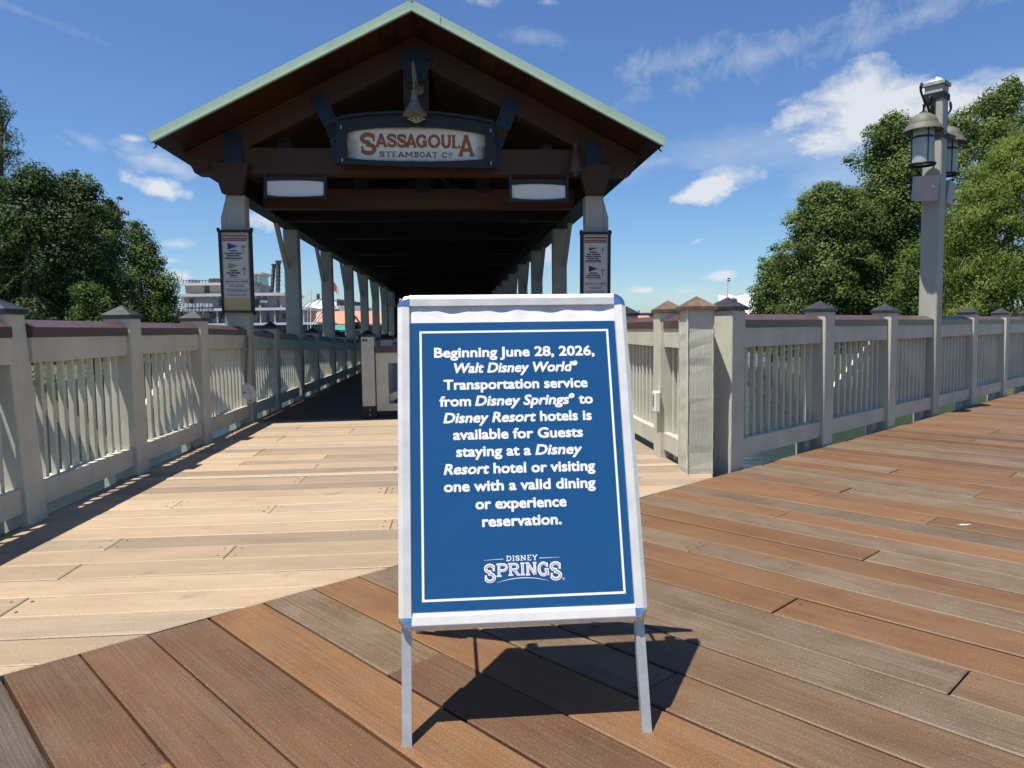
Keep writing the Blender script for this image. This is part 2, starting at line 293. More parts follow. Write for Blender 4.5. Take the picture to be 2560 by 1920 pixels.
# ------------------------------------------------------------------ mesh helpers
class MB:
    def __init__(s): s.v = []; s.f = []
    def add(s, vs_, fs):
        b = len(s.v); s.v += [tuple(x) for x in vs_]; s.f += [tuple(i+b for i in q) for q in fs]; return s
    def box(s, x0, x1, y0, y1, z0, z1):
        return s.add([(x0, y0, z0), (x1, y0, z0), (x1, y1, z0), (x0, y1, z0), (x0, y0, z1), (x1, y0, z1), (x1, y1, z1), (x0, y1, z1)],
                     [(0, 3, 2, 1), (4, 5, 6, 7), (0, 1, 5, 4), (1, 2, 6, 5), (2, 3, 7, 6), (3, 0, 4, 7)])
    def chbox(s, x0, x1, y0, y1, z0, z1, c=0.004):          # box with chamfered top and vertical edges
        def ring(z, i): return [(x0+i+c, y0+i, z), (x1-i-c, y0+i, z), (x1-i, y0+i+c, z), (x1-i, y1-i-c, z), (x1-i-c, y1-i, z), (x0+i+c, y1-i, z), (x0+i, y1-i-c, z), (x0+i, y0+i+c, z)]
        vs_ = ring(z0, 0)+ring(z1-c, 0)+ring(z1, c*0.8); fs = [tuple(reversed(range(8))), tuple(range(16, 24))]
        for k in (0, 8):
            for i in range(8): fs.append((k+i, k+(i+1) % 8, k+8+(i+1) % 8, k+8+i))
        return s.add(vs_, fs)
    def prism(s, pts, a, b, fn):                           # polygon pts (p,q) swept from a to b; fn(p,q,t)->xyz
        n_ = len(pts); vs_ = [fn(p, q, a) for p, q in pts]+[fn(p, q, b) for p, q in pts]
        fs = [tuple(range(n_)), tuple(reversed(range(n_, 2*n_)))]+[(i, i+n_, (i+1) % n_+n_, (i+1) % n_) for i in range(n_)]
        return s.add(vs_, fs)
    def tube(s, path, r, seg=8, cap=True):
        path = [Vector(p) for p in path]; rs = r if isinstance(r, (list, tuple)) else [r]*len(path); rings = []; up = None
        for i, p in enumerate(path):
            t = (path[min(i+1, len(path)-1)]-path[max(i-1, 0)]).normalized()
            if up is None: up = Vector((0, 0, 1)) if abs(t.z) < 0.9 else Vector((1, 0, 0))
            a_ = t.cross(up).normalized(); b_ = a_.cross(t).normalized(); up = b_
            rings.append([p+(a_*math.cos(2*math.pi*k/seg)+b_*math.sin(2*math.pi*k/seg))*rs[i] for k in range(seg)])
        vs_ = [v for rr in rings for v in rr]; fs = []
        for i in range(len(path)-1):
            for k in range(seg): fs.append((i*seg+k, i*seg+(k+1) % seg, (i+1)*seg+(k+1) % seg, (i+1)*seg+k))
        if cap: fs += [tuple(reversed(range(seg))), tuple(range((len(path)-1)*seg, len(path)*seg))]
        return s.add(vs_, fs)
    def lathe(s, prof, c=(0, 0, 0), seg=24):
        vs_ = [(c[0]+r*math.cos(2*math.pi*k/seg), c[1]+r*math.sin(2*math.pi*k/seg), c[2]+z) for r, z in prof for k in range(seg)]; fs = []
        for i in range(len(prof)-1):
            for k in range(seg): fs.append((i*seg+k, i*seg+(k+1) % seg, (i+1)*seg+(k+1) % seg, (i+1)*seg+k))
        return s.add(vs_, fs)
    def xf(s, M_):
        s.v = [tuple(M_ @ Vector(p)) for p in s.v]; return s
    def mesh(s, name, mat, smooth=False):
        me = bpy.data.meshes.new(name); me.from_pydata(s.v, [], s.f); me.validate()
        if mat: me.materials.append(M[mat] if isinstance(mat, str) else mat)
        import bmesh
        bm = bmesh.new(); bm.from_mesh(me); bmesh.ops.recalc_face_normals(bm, faces=bm.faces); bm.to_mesh(me); bm.free()
        if smooth:
            me.shade_smooth(); 
            try: me.set_sharp_from_angle(angle=R_(40))
            except Exception: pass
        return me
    def obj(s, name, mat, parent=None, loc=(0, 0, 0), rot=(0, 0, 0), smooth=False, kind=None, matrix=None):
        return put(name, s.mesh(name, mat, smooth), parent, loc, rot, kind, matrix)
def put(name, me, parent=None, loc=(0, 0, 0), rot=(0, 0, 0), kind=None, matrix=None):
    o = bpy.data.objects.new(name, me); COL.objects.link(o); o.parent = parent
    if matrix is not None: o.matrix_local = matrix
    else: o.location = loc; o.rotation_euler = rot
    if kind: o['kind'] = kind
    return o
def thing(name, label, cat, loc=(0, 0, 0), rz=0.0, group=None):
    o = bpy.data.objects.new(name, None); COL.objects.link(o); o.location = loc; o.rotation_euler = (0, 0, rz); o.empty_display_size = 0.1
    o['label'] = label; o['category'] = cat
    if group: o['group'] = group
    return o
def tag(o, label, cat, group=None):
    o['label'] = label; o['category'] = cat
    if group: o['group'] = group
    return o

# ------------------------------------------------------------------ lettering
def text_np(body, shear=0.0, res=3):
    cu = bpy.data.curves.new('t', 'FONT'); cu.body = body; cu.shear = shear; cu.resolution_u = res
    ob = bpy.data.objects.new('t', cu); me = bpy.data.meshes.new_from_object(ob)
    me.calc_loop_triangles() if hasattr(me, 'calc_loop_triangles') else None
    v = np.array([x.co[:] for x in me.vertices]) if len(me.vertices) else np.zeros((0, 3)); f = [tuple(p.vertices) for p in me.polygons]
    bpy.data.objects.remove(ob); bpy.data.curves.remove(cu); bpy.data.meshes.remove(me)
    return v, f
def smear(v, f, r, dz):                                     # bold weight: the light outline repeated a hair apart
    V, Fs = [], []; k = 0
    offs = [(0, 0)] if r <= 0 else [(0, 0), (r, 0), (-r, 0), (0, r), (0, -r), (.8*r, .8*r), (-.8*r, .8*r), (.8*r, -.8*r), (-.8*r, -.8*r)]
    for i, (a_, b_) in enumerate(offs):
        V.append(v+np.array([a_, b_, i*dz])); Fs += [tuple(x+k for x in q) for q in f]; k += len(v)
    return np.vstack(V), Fs
def line_np(runs, x0, x1, base, cap, r, dz=0.00003):
    """runs: (text, shear, scale, raise); fitted between x0 and x1, capital height cap"""
    vs_, fs, x, k = [], [], 0.0, 0
    hv, _ = text_np('H'); ch = hv[:, 1].max()
    for body, sh, sc, up in runs:
        if body == ' ': x += 0.27; continue
        v, f = text_np(body, sh)
        v = v*sc; mn = v[:, 0].min(); v[:, 0] += x-mn; v[:, 1] += up*ch
        x = v[:, 0].max()+0.04; vs_.append(v); fs += [tuple(i+k for i in q) for q in f]; k += len(v)
    v = np.vstack(vs_); w0, w1 = v[:, 0].min(), v[:, 0].max()
    v[:, 0] = (v[:, 0]-w0)/(w1-w0)*(x1-x0-2*r)+x0+r; v[:, 1] = v[:, 1]*(cap-2*r)/ch+base+r
    return smear(v, fs, r, dz)
def np_mesh(name, v, f, mat):
    me = bpy.data.meshes.new(name); me.from_pydata([tuple(x) for x in v], [], f); me.materials.append(M[mat]); return me

def arc(cx, cy, rx, ry, a0, a1, n_=12): return [(cx+rx*math.cos(R_(a0+(a1-a0)*i/n_)), cy+ry*math.sin(R_(a0+(a1-a0)*i/n_))) for i in range(n_+1)]
t_ = 0.1
GL = {  # slab-serif capitals, unit height: strokes as centre lines; H = serif bars (x0,x1,y)
 'S': (0.72, [arc(.36, .735, .27, .175, 15, 270)+arc(.36, .275, .28, .19, 90, -165)[0:]], [], [(.62, .60, .90), (.10, .10, .40)]),
 'A': (0.86, [[(.10, .05), (.43, .95)], [(.43, .95), (.76, .05)], [(.22, .30), (.64, .30)]], [(-.02, .24, .05), (.60, .88, .05), (.30, .56, .95)], []),
 'G': (0.84, [arc(.42, .5, .32, .41, 35, 330, 18), [(.48, .44), (.80, .44)], [(.70, .44), (.70, .06)]], [], [(.69, .62, .92)]),
 'O': (0.84, [arc(.42, .5, .32, .41, 0, 360, 20)], [], []),
 'U': (0.84, [[(.16, .95), (.16, .36)]+arc(.42, .36, .26, .28, 180, 360)+[(.68, .95)]], [(.02, .30, .95), (.54, .82, .95)], []),
 'L': (0.68, [[(.18, .95), (.18, .05)]], [(.04, .34, .95), (.04, .64, .05)], [(.62, .0, .26)]),
 'T': (0.78, [[(.39, .95), (.39, .05)]], [(.02, .76, .95), (.24, .54, .05)], [(.05, .74, 1.), (.73, .74, 1.)]),
 'E': (0.70, [[(.18, .95), (.18, .05)]], [(.04, .64, .95), (.04, .64, .05), (.18, .50, .5)], [(.62, .76, 1.), (.62, 0, .24)]),
 'M': (1.06, [[(.18, .95), (.18, .05)], [(.18, .95), (.53, .25)], [(.53, .25), (.88, .95)], [(.88, .95), (.88, .05)]], [(.02, .34, .05), (.72, 1.04, .05), (.04, .24, .95), (.82, 1.02, .95)], []),
 'B': (0.76, [[(.18, .95), (.18, .05)], [(.18, .92), (.40, .92)]+arc(.42, .72, .20, .20, 90, -90)+[(.18, .52)], [(.18, .50), (.42, .50)]+arc(.44, .29, .23, .21, 90, -90)+[(.18, .08)]], [(.02, .2, .95), (.02, .2, .05)], []),
 'C': (0.78, [arc(.42, .5, .32, .41, 40, 320, 18)], [], [(.67, .62, .92)]),
 'P': (0.74, [[(.18, .95), (.18, .05)], [(.18, .92), (.42, .92)]+arc(.44, .69, .23, .23, 90, -90)+[(.18, .46)]], [(.02, .34, .05), (.02, .2, .95)], []),
 'R': (0.82, [[(.18, .95), (.18, .05)], [(.18, .92), (.42, .92)]+arc(.44, .70, .22, .22, 90, -90)+[(.18, .48)], [(.42, .48), (.68, .05)]], [(.02, .34, .05), (.58, .80, .05), (.02, .2, .95)], []),
 'I': (0.36, [[(.18, .95), (.18, .05)]], [(.02, .34, .05), (.02, .34, .95)], []),
 'N': (0.90, [[(.18, .95), (.18, .05)], [(.18, .95), (.72, .05)], [(.72, .95), (.72, .05)]], [(.02, .34, .05), (.02, .24, .95), (.58, .86, .95)], []),
 'D': (0.82, [[(.18, .95), (.18, .05)], [(.18, .92), (.38, .92)]+arc(.40, .5, .32, .42, 90, -90)+[(.18, .08)]], [(.02, .2, .95), (.02, .2, .05)], []),
 'Y': (0.80, [[(.12, .95), (.40, .48)], [(.68, .95), (.40, .48)], [(.40, .48), (.40, .05)]], [(-.02, .26, .95), (.54, .82, .95), (.26, .54, .05)], []),
}
def ribbon(vs_, fs, pts, th, fx, z):
    """pts in glyph units; fx maps glyph (x,y) to plane; th in plane units"""
    P_ = [Vector(fx(*p)) for p in pts]; L, Rr = [], []
    for i, p in enumerate(P_):
        a_ = (p-P_[i-1]).normalized() if i else None; b_ = (P_[i+1]-p).normalized() if i < len(P_)-1 else None
        t = ((a_ or b_)+(b_ or a_)).normalized(); nn = Vector((-t.y, t.x)); k = th/2/max(0.5, nn.dot(Vector((-(a_ or b_).y, (a_ or b_).x))))
        L.append(p+nn*k); Rr.append(p-nn*k)
    b = len(vs_)
    for l_, r_ in zip(L, Rr): vs_.append((l_.x, l_.y, z)); vs_.append((r_.x, r_.y, z))
    for i in range(len(P_)-1): fs.append((b+2*i, b+2*i+1, b+2*i+3, b+2*i+2))
def glyph_np(ch, x0, x1, y0, y1, weight=0.17, serif=0.10, dz=0.0001):
    w, st, hb, vb = GL[ch]; sx, sy = (x1-x0)/w, (y1-y0); vs_, fs = [], []; z = 0.0
    fx = lambda px, py: (x0+px*sx, y0+py*sy)
    for s_ in st: ribbon(vs_, fs, s_, weight*sy*min(1.0, max(0.6, sx/sy)), fx, z); z += dz
    for a_, b_, y_ in hb: ribbon(vs_, fs, [(a_, y_), (b_, y_)], serif*sy, fx, z); z += dz
    for x_, a_, b_ in vb: ribbon(vs_, fs, [(x_, a_), (x_, b_)], serif*sy*.9, fx, z); z += dz
    return np.array(vs_), fs
def join_np(parts):
    V, Fs, k = [], [], 0
    for v, f in parts: V.append(v); Fs += [tuple(i+k for i in q) for q in f]; k += len(v)
    return np.vstack(V), Fs
def slab_word(word, x0, x1, y0, y1, weight=0.17, serif=0.1, dz=0.0001, gap=0.06):
    tot = sum(GL[c][0] for c in word)+gap*(len(word)-1); k = (x1-x0)/tot; x = x0; out = []
    for c in word: out.append(glyph_np(c, x, x+GL[c][0]*k, y0, y1, weight, serif, dz)); x += (GL[c][0]+gap)*k
    return join_np(out)

# ================================================================== SETTING: water, banks
WZ = -1.25
MB().add([(-1500, -300, WZ), (1500, -300, WZ), (1500, 1800, WZ), (-1500, 1800, WZ)], [(0, 1, 2, 3)]).obj('lake_water', 'water', kind='structure')
def bank(name, pts, z):
    b = MB(); n_ = len(pts); c = Vector((sum(p[0] for p in pts)/n_, sum(p[1] for p in pts)/n_))
    v = []
    for s_, zz in ((1.0, WZ-0.3), (0.985, z-0.25), (0.95, z)):
        v += [(c.x+(p[0]-c.x)*s_, c.y+(p[1]-c.y)*s_, zz) for p in pts]
    fs = [tuple(range(2*n_, 3*n_))]
    for k in (0, n_):
        for i in range(n_): fs.append((k+i, k+(i+1) % n_, k+n_+(i+1) % n_, k+n_+i))
    return b.add(v, fs).obj(name, 'grass', kind='structure')
bank('left_bank', [(-14, 6), (-12, 20), (-17, 46), (-24, 60), (-60, 75), (-110, 60), (-110, 0), (-40, -10)], -0.35)
bank('right_bank', [(14, 26), (19, 44), (30, 60), (70, 80), (120, 60), (120, 10), (60, 5), (24, 14)], -0.45)
bank('far_shore', [(-180, 120), (-60, 112), (0, 108), (60, 112), (200, 120), (420, 260), (300, 600), (-300, 600), (-420, 260)], -0.7)

# ================================================================== DECKS
def inset(pts, c):
    n_ = len(pts); out = []
    for i in range(n_):
        p0, p1, p2 = Vector(pts[i-1]), Vector(pts[i]), Vector(pts[(i+1) % n_])
        a_ = (p1-p0).normalized(); b_ = (p2-p1).normalized(); na, nb = Vector((-a_.y, a_.x)), Vector((-b_.y, b_.x))
        k = (na+nb); d_ = max(0.3, 1+na.dot(nb)); out.append(tuple(p1+k*(c/d_)))
    return out
def plank(pts, top, mat, parent, th=0.036, c=0.005):
    """pts counter-clockwise in the plank's own plane (x along its length)"""
    n_ = len(pts); ins = inset(pts, c)
    v = [(x, y, -th) for x, y in pts]+[(x, y, -c*0.7) for x, y in pts]+[(x, y, 0) for x, y in ins]
    fs = [tuple(reversed(range(n_))), tuple(range(2*n_, 3*n_))]
    for k in (0, n_):
        for i in range(n_): fs.append((k+i, k+(i+1) % n_, k+n_+(i+1) % n_, k+n_+i))
    return v, fs
def add_plank(pts, mat, parent, cx_, cy_, rz, zt):
    v, f = plank([(x, y) for x, y in pts], 0, mat, parent)
    me = bpy.data.meshes.new('plank'); me.from_pydata(v, [], f); me.materials.append(M[mat])
    o = put('plank', me, parent, (cx_, cy_, zt), (random.uniform(-.0012, .0012), random.uniform(-.0008, .0008), rz)); return o
rng = random.Random(11)
P0 = Vector((-0.271, 3.255)); DD = Vector((math.sin(R_(51)), math.cos(R_(51)))); NN = Vector((DD.y, -DD.x))   # along the boardwalk, towards the viewer's side
bx = lambda Y: P0.x+(Y-P0.y)/DD.y*DD.x                        # where the seam between the decks crosses a row
# --- pale dock deck
g = MB()
for x in np.arange(-2.33, 1.9, 0.63): g.box(x-0.02, x+0.02, max(1.6, 3.4 if x > -0.2 else 1.6)+max(0, (x+0.2))*0.9, 33, -0.26, -0.05)
g.box(-2.41, -2.385, 1.2, 33, -0.30, -0.004); g.box(1.86, 1.885, 5.3, 33, -0.30, -0.004)
dock = g.obj('dock_deck', 'joist_wood', kind='structure')
PJ = {2: [-1.72], 5: [-1.09], 6: [-1.72], 7: [-0.355], 9: [-1.09], 10: [-1.72], 13: [-1.09], 3: [0.2], 8: [0.3], 11: [-0.46], 12: [0.8]}
rows = [(2.386-0.2115*k, 2.386-0.2115*(k-1), -k) for k in range(5, 0, -1)]+[(2.386+0.2115*k, 2.386+0.2115*(k+1), k) for k in range(13)]
rows.append((5.1355, 5.392, 13)); rows.append((5.392, 5.478, 'strip'))
y = 5.478; k = 14
while y < 16.0: rows.append((y, y+0.2115, k)); y += 0.2115; k += 1
gap = 0.0035
for (y0, y1, k) in rows:
    ya, yb = y0+gap, y1-gap
    xa, xb = min(bx(ya), 1.855)-0.004, min(bx(yb), 1.855)-0.004
    js = [] if k == 'strip' else list(PJ.get(k, rng.choice([[-1.09], [-1.72], [0.17], [-0.46], [-1.72, 0.8], [-0.46], [-1.09, 1.43]])))
    js = [j for j in js if j < min(xa, xb)-0.25]
    ed = [-2.383]+js+[None]
    for i in range(len(ed)-1):
        l0 = ed[i]+(0.002 if i else 0); 
        if ed[i+1] is None: ra, rb = xa, xb
        else: ra = rb = ed[i+1]-0.002
        if ra < l0+0.05 and rb < l0+0.05: continue
        cx_, cy_ = (l0+max(ra, rb))/2, (ya+yb)/2
        mat = 'plank_pale' if rng.random() < 0.62 else 'plank_pale_grey'
        pts = [(l0-cx_, ya-cy_), (ra-cx_, ya-cy_), (rb-cx_, yb-cy_), (l0-cx_, yb-cy_)]
        if ra < l0+0.03: pts = [(l0-cx_, ya-cy_+0.02), (rb-cx_, yb-cy_), (l0-cx_, yb-cy_)]
        if mat == 'plank_pale_grey' and rng.random() < 0.35: mat = 'plank_pale_dark'
        if y0 > 8.7: mat = 'plank_roof_shade'  # rows under the roof: shade painted in by the darker board colour
        if k == 'strip': mat = 'strip_pale'
        add_plank(pts, mat, dock, cx_, cy_, 0, 0.004 if k == 'strip' else rng.uniform(-0.0012, 0.0015))
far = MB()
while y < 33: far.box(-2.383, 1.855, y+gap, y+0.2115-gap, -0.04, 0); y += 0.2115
far.obj('plank', 'plank_roof_shade', dock, kind='stuff')  # far rows carry the same painted roof shade
# --- orange boardwalk, planks square to its edge
rz_o = math.atan2(-NN.y, -NN.x)                               # plank x axis: away from the viewer, towards the edge
g = MB()
for nn_ in [0.03]+[0.19+0.63*i for i in range(7)]:
    a_ = P0+DD*(-3.0)+NN*nn_; b_ = P0+DD*15+NN*nn_; w_ = NN*0.02
    g.add([(*(a_-w_), -.26), (*(b_-w_), -.26), (*(b_+w_), -.26), (*(a_+w_), -.26), (*(a_-w_), -.05), (*(b_-w_), -.05), (*(b_+w_), -.05), (*(a_+w_), -.05)],
          [(0, 3, 2, 1), (4, 5, 6, 7), (0, 1, 5, 4), (1, 2, 6, 5), (2, 3, 7, 6), (3, 0, 4, 7)])
walk = g.obj('boardwalk_deck', 'joist_wood', kind='structure')
PIT = 0.2125; S0 = -1.478
OJ = {4: 0.857, 0: 0.857, 6: 1.47, 9: 2.09, 10: 1.45, 12: 0.82, 14: 1.45, 16: 0.82, 18: 1.45, 20: 0.82, 22: 1.45, 24: 0.82, 26: 1.45, 2: 1.45}
COLR = {-2: 'SS', -1: 'SS', 0: 'BO', 1: 'BB', 2: 'BB', 3: 'OO', 4: 'GB', 5: 'OB', 6: 'GT', 7: 'TB', 8: 'GO', 9: 'GT', 10: 'OO', 11: 'OO', 12: 'GG', 13: 'OO', 14: 'OG', 15: 'GO', 16: 'OO', 17: 'GO', 18: 'OO', 19: 'OB',
        20: 'TG', 21: 'GO', 22: 'GO', 23: 'OB', 24: 'GO', 25: 'OO', 26: 'OG', 27: 'BO'}
MT = {'O': 'plank_orange', 'B': 'plank_brown', 'T': 'plank_tan', 'G': 'plank_grey', 'S': 'plank_slate'}
for k in range(-11, 74):
    s0_, s1_ = S0+PIT*k, S0+PIT*(k+1)
    js = [OJ[k]] if k in OJ else ([rng.choice([2.71, 3.34])] if 0 <= k < 28 else [rng.choice([0.82, 1.45, 2.08, 2.71])])
    if js[0] < 1.6 and rng.random() < 0.7: js.append(js[0]+rng.choice([1.89, 2.52]))
    ed = [-0.0]+js+[4.3]
    for i in range(len(ed)-1):
        a_, b_ = ed[i]+0.0025, ed[i+1]-0.0025
        cl = COLR.get(k, ''); ch = cl[min(i, 1)] if cl and i < 2 else rng.choice('OOOBBTGGO')
        cs, cn = (s0_+s1_)/2, (a_+b_)/2; c2 = P0+DD*cs+NN*cn; hw = PIT/2-0.0032-(0.0015 if rng.random() < .4 else 0); hl = (b_-a_)/2
        zz = rng.uniform(-0.0025, 0.002)+(-0.014 if k < 0 else 0)
        add_plank([(-hl, -hw), (hl, -hw), (hl, hw), (-hl, hw)], MT[ch], walk, c2.x, c2.y, rz_o, zz)
# screw heads beside the butt joints nearest the viewer
g = MB()
for k, j in OJ.items():
    for dn in (-0.035, 0.035):
        for ds in (0.05, 0.16):
            c2 = P0+DD*(S0+PIT*k+ds)+NN*(j+dn); g.lathe([(0, 0.0008), (0.006, 0.0008), (0.007, -0.002)], (c2.x, c2.y, 0.001), 8)
for k, js in PJ.items():
    for j in js:
        for dn in (-0.04, 0.04):
            for ds in (0.05, 0.16): g.lathe([(0, 0.0008), (0.006, 0.0008), (0.007, -0.002)], (j+dn, 2.386+0.2115*k+ds, 0.001), 8)
g.obj('plank_screws', 'screw_plug', walk, kind='stuff')

# ================================================================== FENCES
def cap_mesh(w, mat, h=0.072, name='post_cap'):
    o_ = w/2+0.014; g = MB(); g.box(-o_, o_, -o_, o_, 0, 0.026); e_ = o_-0.003
    g.add([(-e_, -e_, 0.026), (e_, -e_, 0.026), (e_, e_, 0.026), (-e_, e_, 0.026), (0, 0, 0.026+h)], [(0, 1, 4), (1, 2, 4), (2, 3, 4), (3, 0, 4)])
    return g.mesh(name, mat)
def post_mesh(w, h, mat='paint_post', z0=-0.32):
    return MB().chbox(-w/2, w/2, -w/2, w/2, z0, h, 0.006).mesh('post', mat)
CAPM = {m_: cap_mesh(0.19, m_) for m_ in ('cap_dark', 'cap_rust', 'cap_copper')}
POSTM = {}
BAL = MB().chbox(-0.016, 0.016, -0.0175, 0.0175, 0.17, 0.93, 0.003).mesh('baluster', 'paint_baluster')
nbal = {}
def sweep(sec, t0, t1, dz0=0.0, dz1=0.0):                     # section (y,z) carried along the fence
    n_ = len(sec); v = [(t0, y_, z_+dz0) for y_, z_ in sec]+[(t1, y_, z_+dz1) for y_, z_ in sec]
    return MB().add(v, [tuple(range(n_)), tuple(reversed(range(n_, 2*n_)))]+[(i, (i+1) % n_, n_+(i+1) % n_, n_+i) for i in range(n_)])
def fence(name, label, cat, loc, rz, posts, group=None, caps='cap_dark', rails=True, brace=True, flip=0, bal=0.128, blocks=True, maxbal=290):
    """posts: (t, kind, dz); the inner face of the posts lies on local y=0, outwards is -y; dz lowers the rail there"""
    T = thing(name, label, cat, loc, rz, group); nb = 0; w = 0.19
    for (t, kind, dz) in posts:
        if kind == 'col': continue
        h = 1.168+dz
        me = POSTM.setdefault(round(h, 3), post_mesh(w, h))
        p = put('post', me, T, (t, -w/2, 0), (R_(rng.uniform(-.35, .35)), R_(rng.uniform(-.35, .35)), R_(rng.uniform(-.9, .9)))); cm = kind if kind in CAPM else caps
        put('post_cap', CAPM[cm], p, (0, 0, h))
        if 'dappled' in label and abs(t+4.275) < .01: p.rotation_euler = (R_(3.0), 0, 0)
    for i in range(len(posts)-1):
        (ta, ka, da), (tb, kb, db) = posts[i], posts[i+1]
        if ka == 'gap': continue
        sgn = 1 if tb > ta else -1; a_, b_ = ta+sgn*w/2, tb-sgn*w/2
        sweep([(-0.026, 1.040), (-0.026, 1.098), (-0.105, 1.142), (-0.184, 1.098), (-0.184, 1.040)], a_, b_, da, db).obj('cap_rail', 'brown_cap', T)
        sweep([(-0.034, 0.895), (-0.034, 1.039), (-0.078, 1.039), (-0.078, 0.895)], a_, b_, da, db).obj('top_board', 'paint_rail', T)
        sweep([(-0.132, 0.895), (-0.132, 1.039), (-0.170, 1.039), (-0.170, 0.895)], a_, b_, da, db).obj('outer_board', 'paint_rail', T)
        sweep([(-0.034, 0.070), (-0.034, 0.206), (-0.078, 0.206), (-0.078, 0.070)], a_, b_).obj('bottom_rail', 'paint_rail', T)
        sweep([(-0.0785, 0.12), (-0.0785, 0.198), (-0.15, 0.198), (-0.15, 0.12)], a_, b_).obj('bottom_plate', 'paint_rail', T)
        n_ = max(2, round(abs(b_-a_)/bal)); st = (b_-a_)/n_
        for q in range(n_):
            if nb >= maxbal: break
            put('baluster', BAL, T, (a_+st*(q+0.5), -0.105+rng.uniform(-.002, .002), 0), (0, 0, 0)); nb += 1
        if brace:
            lo, hi = (a_, b_) if (i+flip) % 2 == 0 else (b_, a_)
            MB().add([(lo, -0.176, 0.16), (lo, -0.176, 0.27), (hi, -0.176, 0.88), (hi, -0.176, 0.77), (lo, -0.212, 0.16), (lo, -0.212, 0.27), (hi, -0.212, 0.88), (hi, -0.212, 0.77)],
                     [(0, 1, 2, 3), (7, 6, 5, 4), (0, 4, 5, 1), (1, 5, 6, 2), (2, 6, 7, 3), (3, 7, 4, 0)]).obj('diagonal_brace', 'paint_rail', T)
        if blocks:
            m_ = b_-sgn*0.13
            MB().box(m_-0.05, m_+0.05, -0.165, -0.085, -0.28, 0.119).obj('support_block', 'paint_post', T)
            mk = ta+sgn*0.36; MB().add([(mk-.045, -.21, -.30), (mk+.045, -.21, -.30), (mk+.045, -.26, -.30), (mk-.045, -.26, -.30),
                (mk-.045+sgn*.42, -.21, -.95), (mk+.045+sgn*.42, -.21, -.95), (mk+.045+sgn*.42, -.26, -.95), (mk-.045+sgn*.42, -.26, -.95)],
                [(0, 3, 2, 1), (4, 5, 6, 7), (0, 1, 5, 4), (1, 2, 6, 5), (2, 3, 7, 6), (3, 0, 4, 7)]).obj('knee_brace', 'joist_wood', T)
    return T
LY = [(-0.05, 'p', 0), (1.39, 'p', 0), (2.83, 'p', 0), (4.275, 'p', 0), (5.69, 'p', 0), (7.19, 'p', 0), (8.80, 'col', -0.02), (10.09, 'p', -0.07), (11.62, 'col', -0.12), (13.03, 'p', -0.14),
      (14.8, 'col', -0.2), (16.3, 'p', -0.24), (17.8, 'col', -0.28), (19.3, 'p', -0.3), (20.8, 'col', -0.3), (22.3, 'p', -0.3), (23.8, 'col', -0.3), (25.3, 'p', -0.3), (26.8, 'col', -0.3)]
fence('dock_fence', 'long taupe wooden railing down the left side of the pale dock, dappled with shadow', 'railing', (-2.355, 0, 0), R_(-90), [(-a_, b_, c_) for a_, b_, c_ in LY], caps='cap_dark', flip=0)
RN = math.atan2(NN.y, NN.x)-R_(90)                           # local y towards the viewer's side
ro = P0-NN*0.028
fence('boardwalk_fence', 'taupe wooden railing with lamp post running off to the right beside the orange boardwalk', 'railing', (ro.x, ro.y, 0), RN,
      [(-a_, b_, 0) for a_, b_ in ((3.03, 'p'), (4.59, 'p'), (6.12, 'p'), (7.53, 'col'), (9.04, 'p'), (10.58, 'p'), (12.1, 'p'), (13.6, 'p'), (15.1, 'p'))], flip=1)
# dock railing on the right, from the big corner post back under the roof
IN = fence('dock_fence', 'taupe wooden railing behind the right edge of the blue notice, joining the big corner post', 'railing', (1.64, 0, 0), R_(90),
      [(5.14, 'col', 0), (5.82, 'cap_copper', 0), (7.25, 'p', 0), (8.80, 'col', 0), (10.25, 'p', -0.05), (11.65, 'col', -0.1), (13.1, 'p', -0.15), (14.8, 'col', -0.2), (16.3, 'p', -0.2), (17.8, 'col', -.25)], flip=0, maxbal=120)
# big corner post, cracked and heavily grained
cp = thing('corner_post', 'thick rough-grained taupe post with copper-brown cap where the two decks meet', 'post', (1.735, 5.135, 0))
pm = MB(); NSEG = 26; W2 = 0.1; rr = random.Random(4); vv = []
for i in range(NSEG+1):
    z_ = -0.3+1.468*i/NSEG
    for (sx_, sy_) in ((-1, -1), (1, -1), (1, 1), (-1, 1)):
        for (ax, ay) in (((0.008, 0), (0, 0.008)) if sx_*sy_ > 0 else ((0, 0.008), (0.008, 0))):
            jx, jy = rr.uniform(0, .004)*(rr.random() < .5), rr.uniform(0, .004)*(rr.random() < .5); vv.append((sx_*(W2-ax-jx), sy_*(W2-ay-jy), z_))
pm.v = vv; pm.f = [tuple(reversed(range(8))), tuple(range(NSEG*8, NSEG*8+8))]+[(i*8+k, i*8+(k+1) % 8, (i+1)*8+(k+1) % 8, (i+1)*8+k) for i in range(NSEG) for k in range(8)]
pm.obj('post', 'paint_rough', cp); put('post_cap', cap_mesh(0.2, 'cap_copper', 0.075), cp, (0, 0, 1.168))
# white card reader on the side of the inner post
cr = thing('card_reader', 'small white wall box with dark slot on the post beside the blue notice', 'box', (1.64, 5.74, 0.46))
MB().chbox(-0.024, 0.024, -0.018, 0.018, -0.078, 0.078, 0.008).xf(Matrix.Translation((-0.026, 0, 0)) @ Matrix.Rotation(R_(-90), 4, 'Y') @ Matrix.Rotation(R_(90), 4, 'Z')).obj('housing', 'white_plastic', cr)
cr2 = cr.children[0]; cr2.data = MB().chbox(-0.05, 0.0, -0.045, 0.045, -0.08, 0.08, 0.010).mesh('housing', 'white_plastic')
MB().box(-0.052, -0.049, -0.012, 0.012, -0.045, 0.05).obj('slot', 'black_rubber', cr)
MB().box(-0.045, -0.005, -0.03, 0.03, -0.092, -0.078).obj('foot', 'white_plastic', cr)

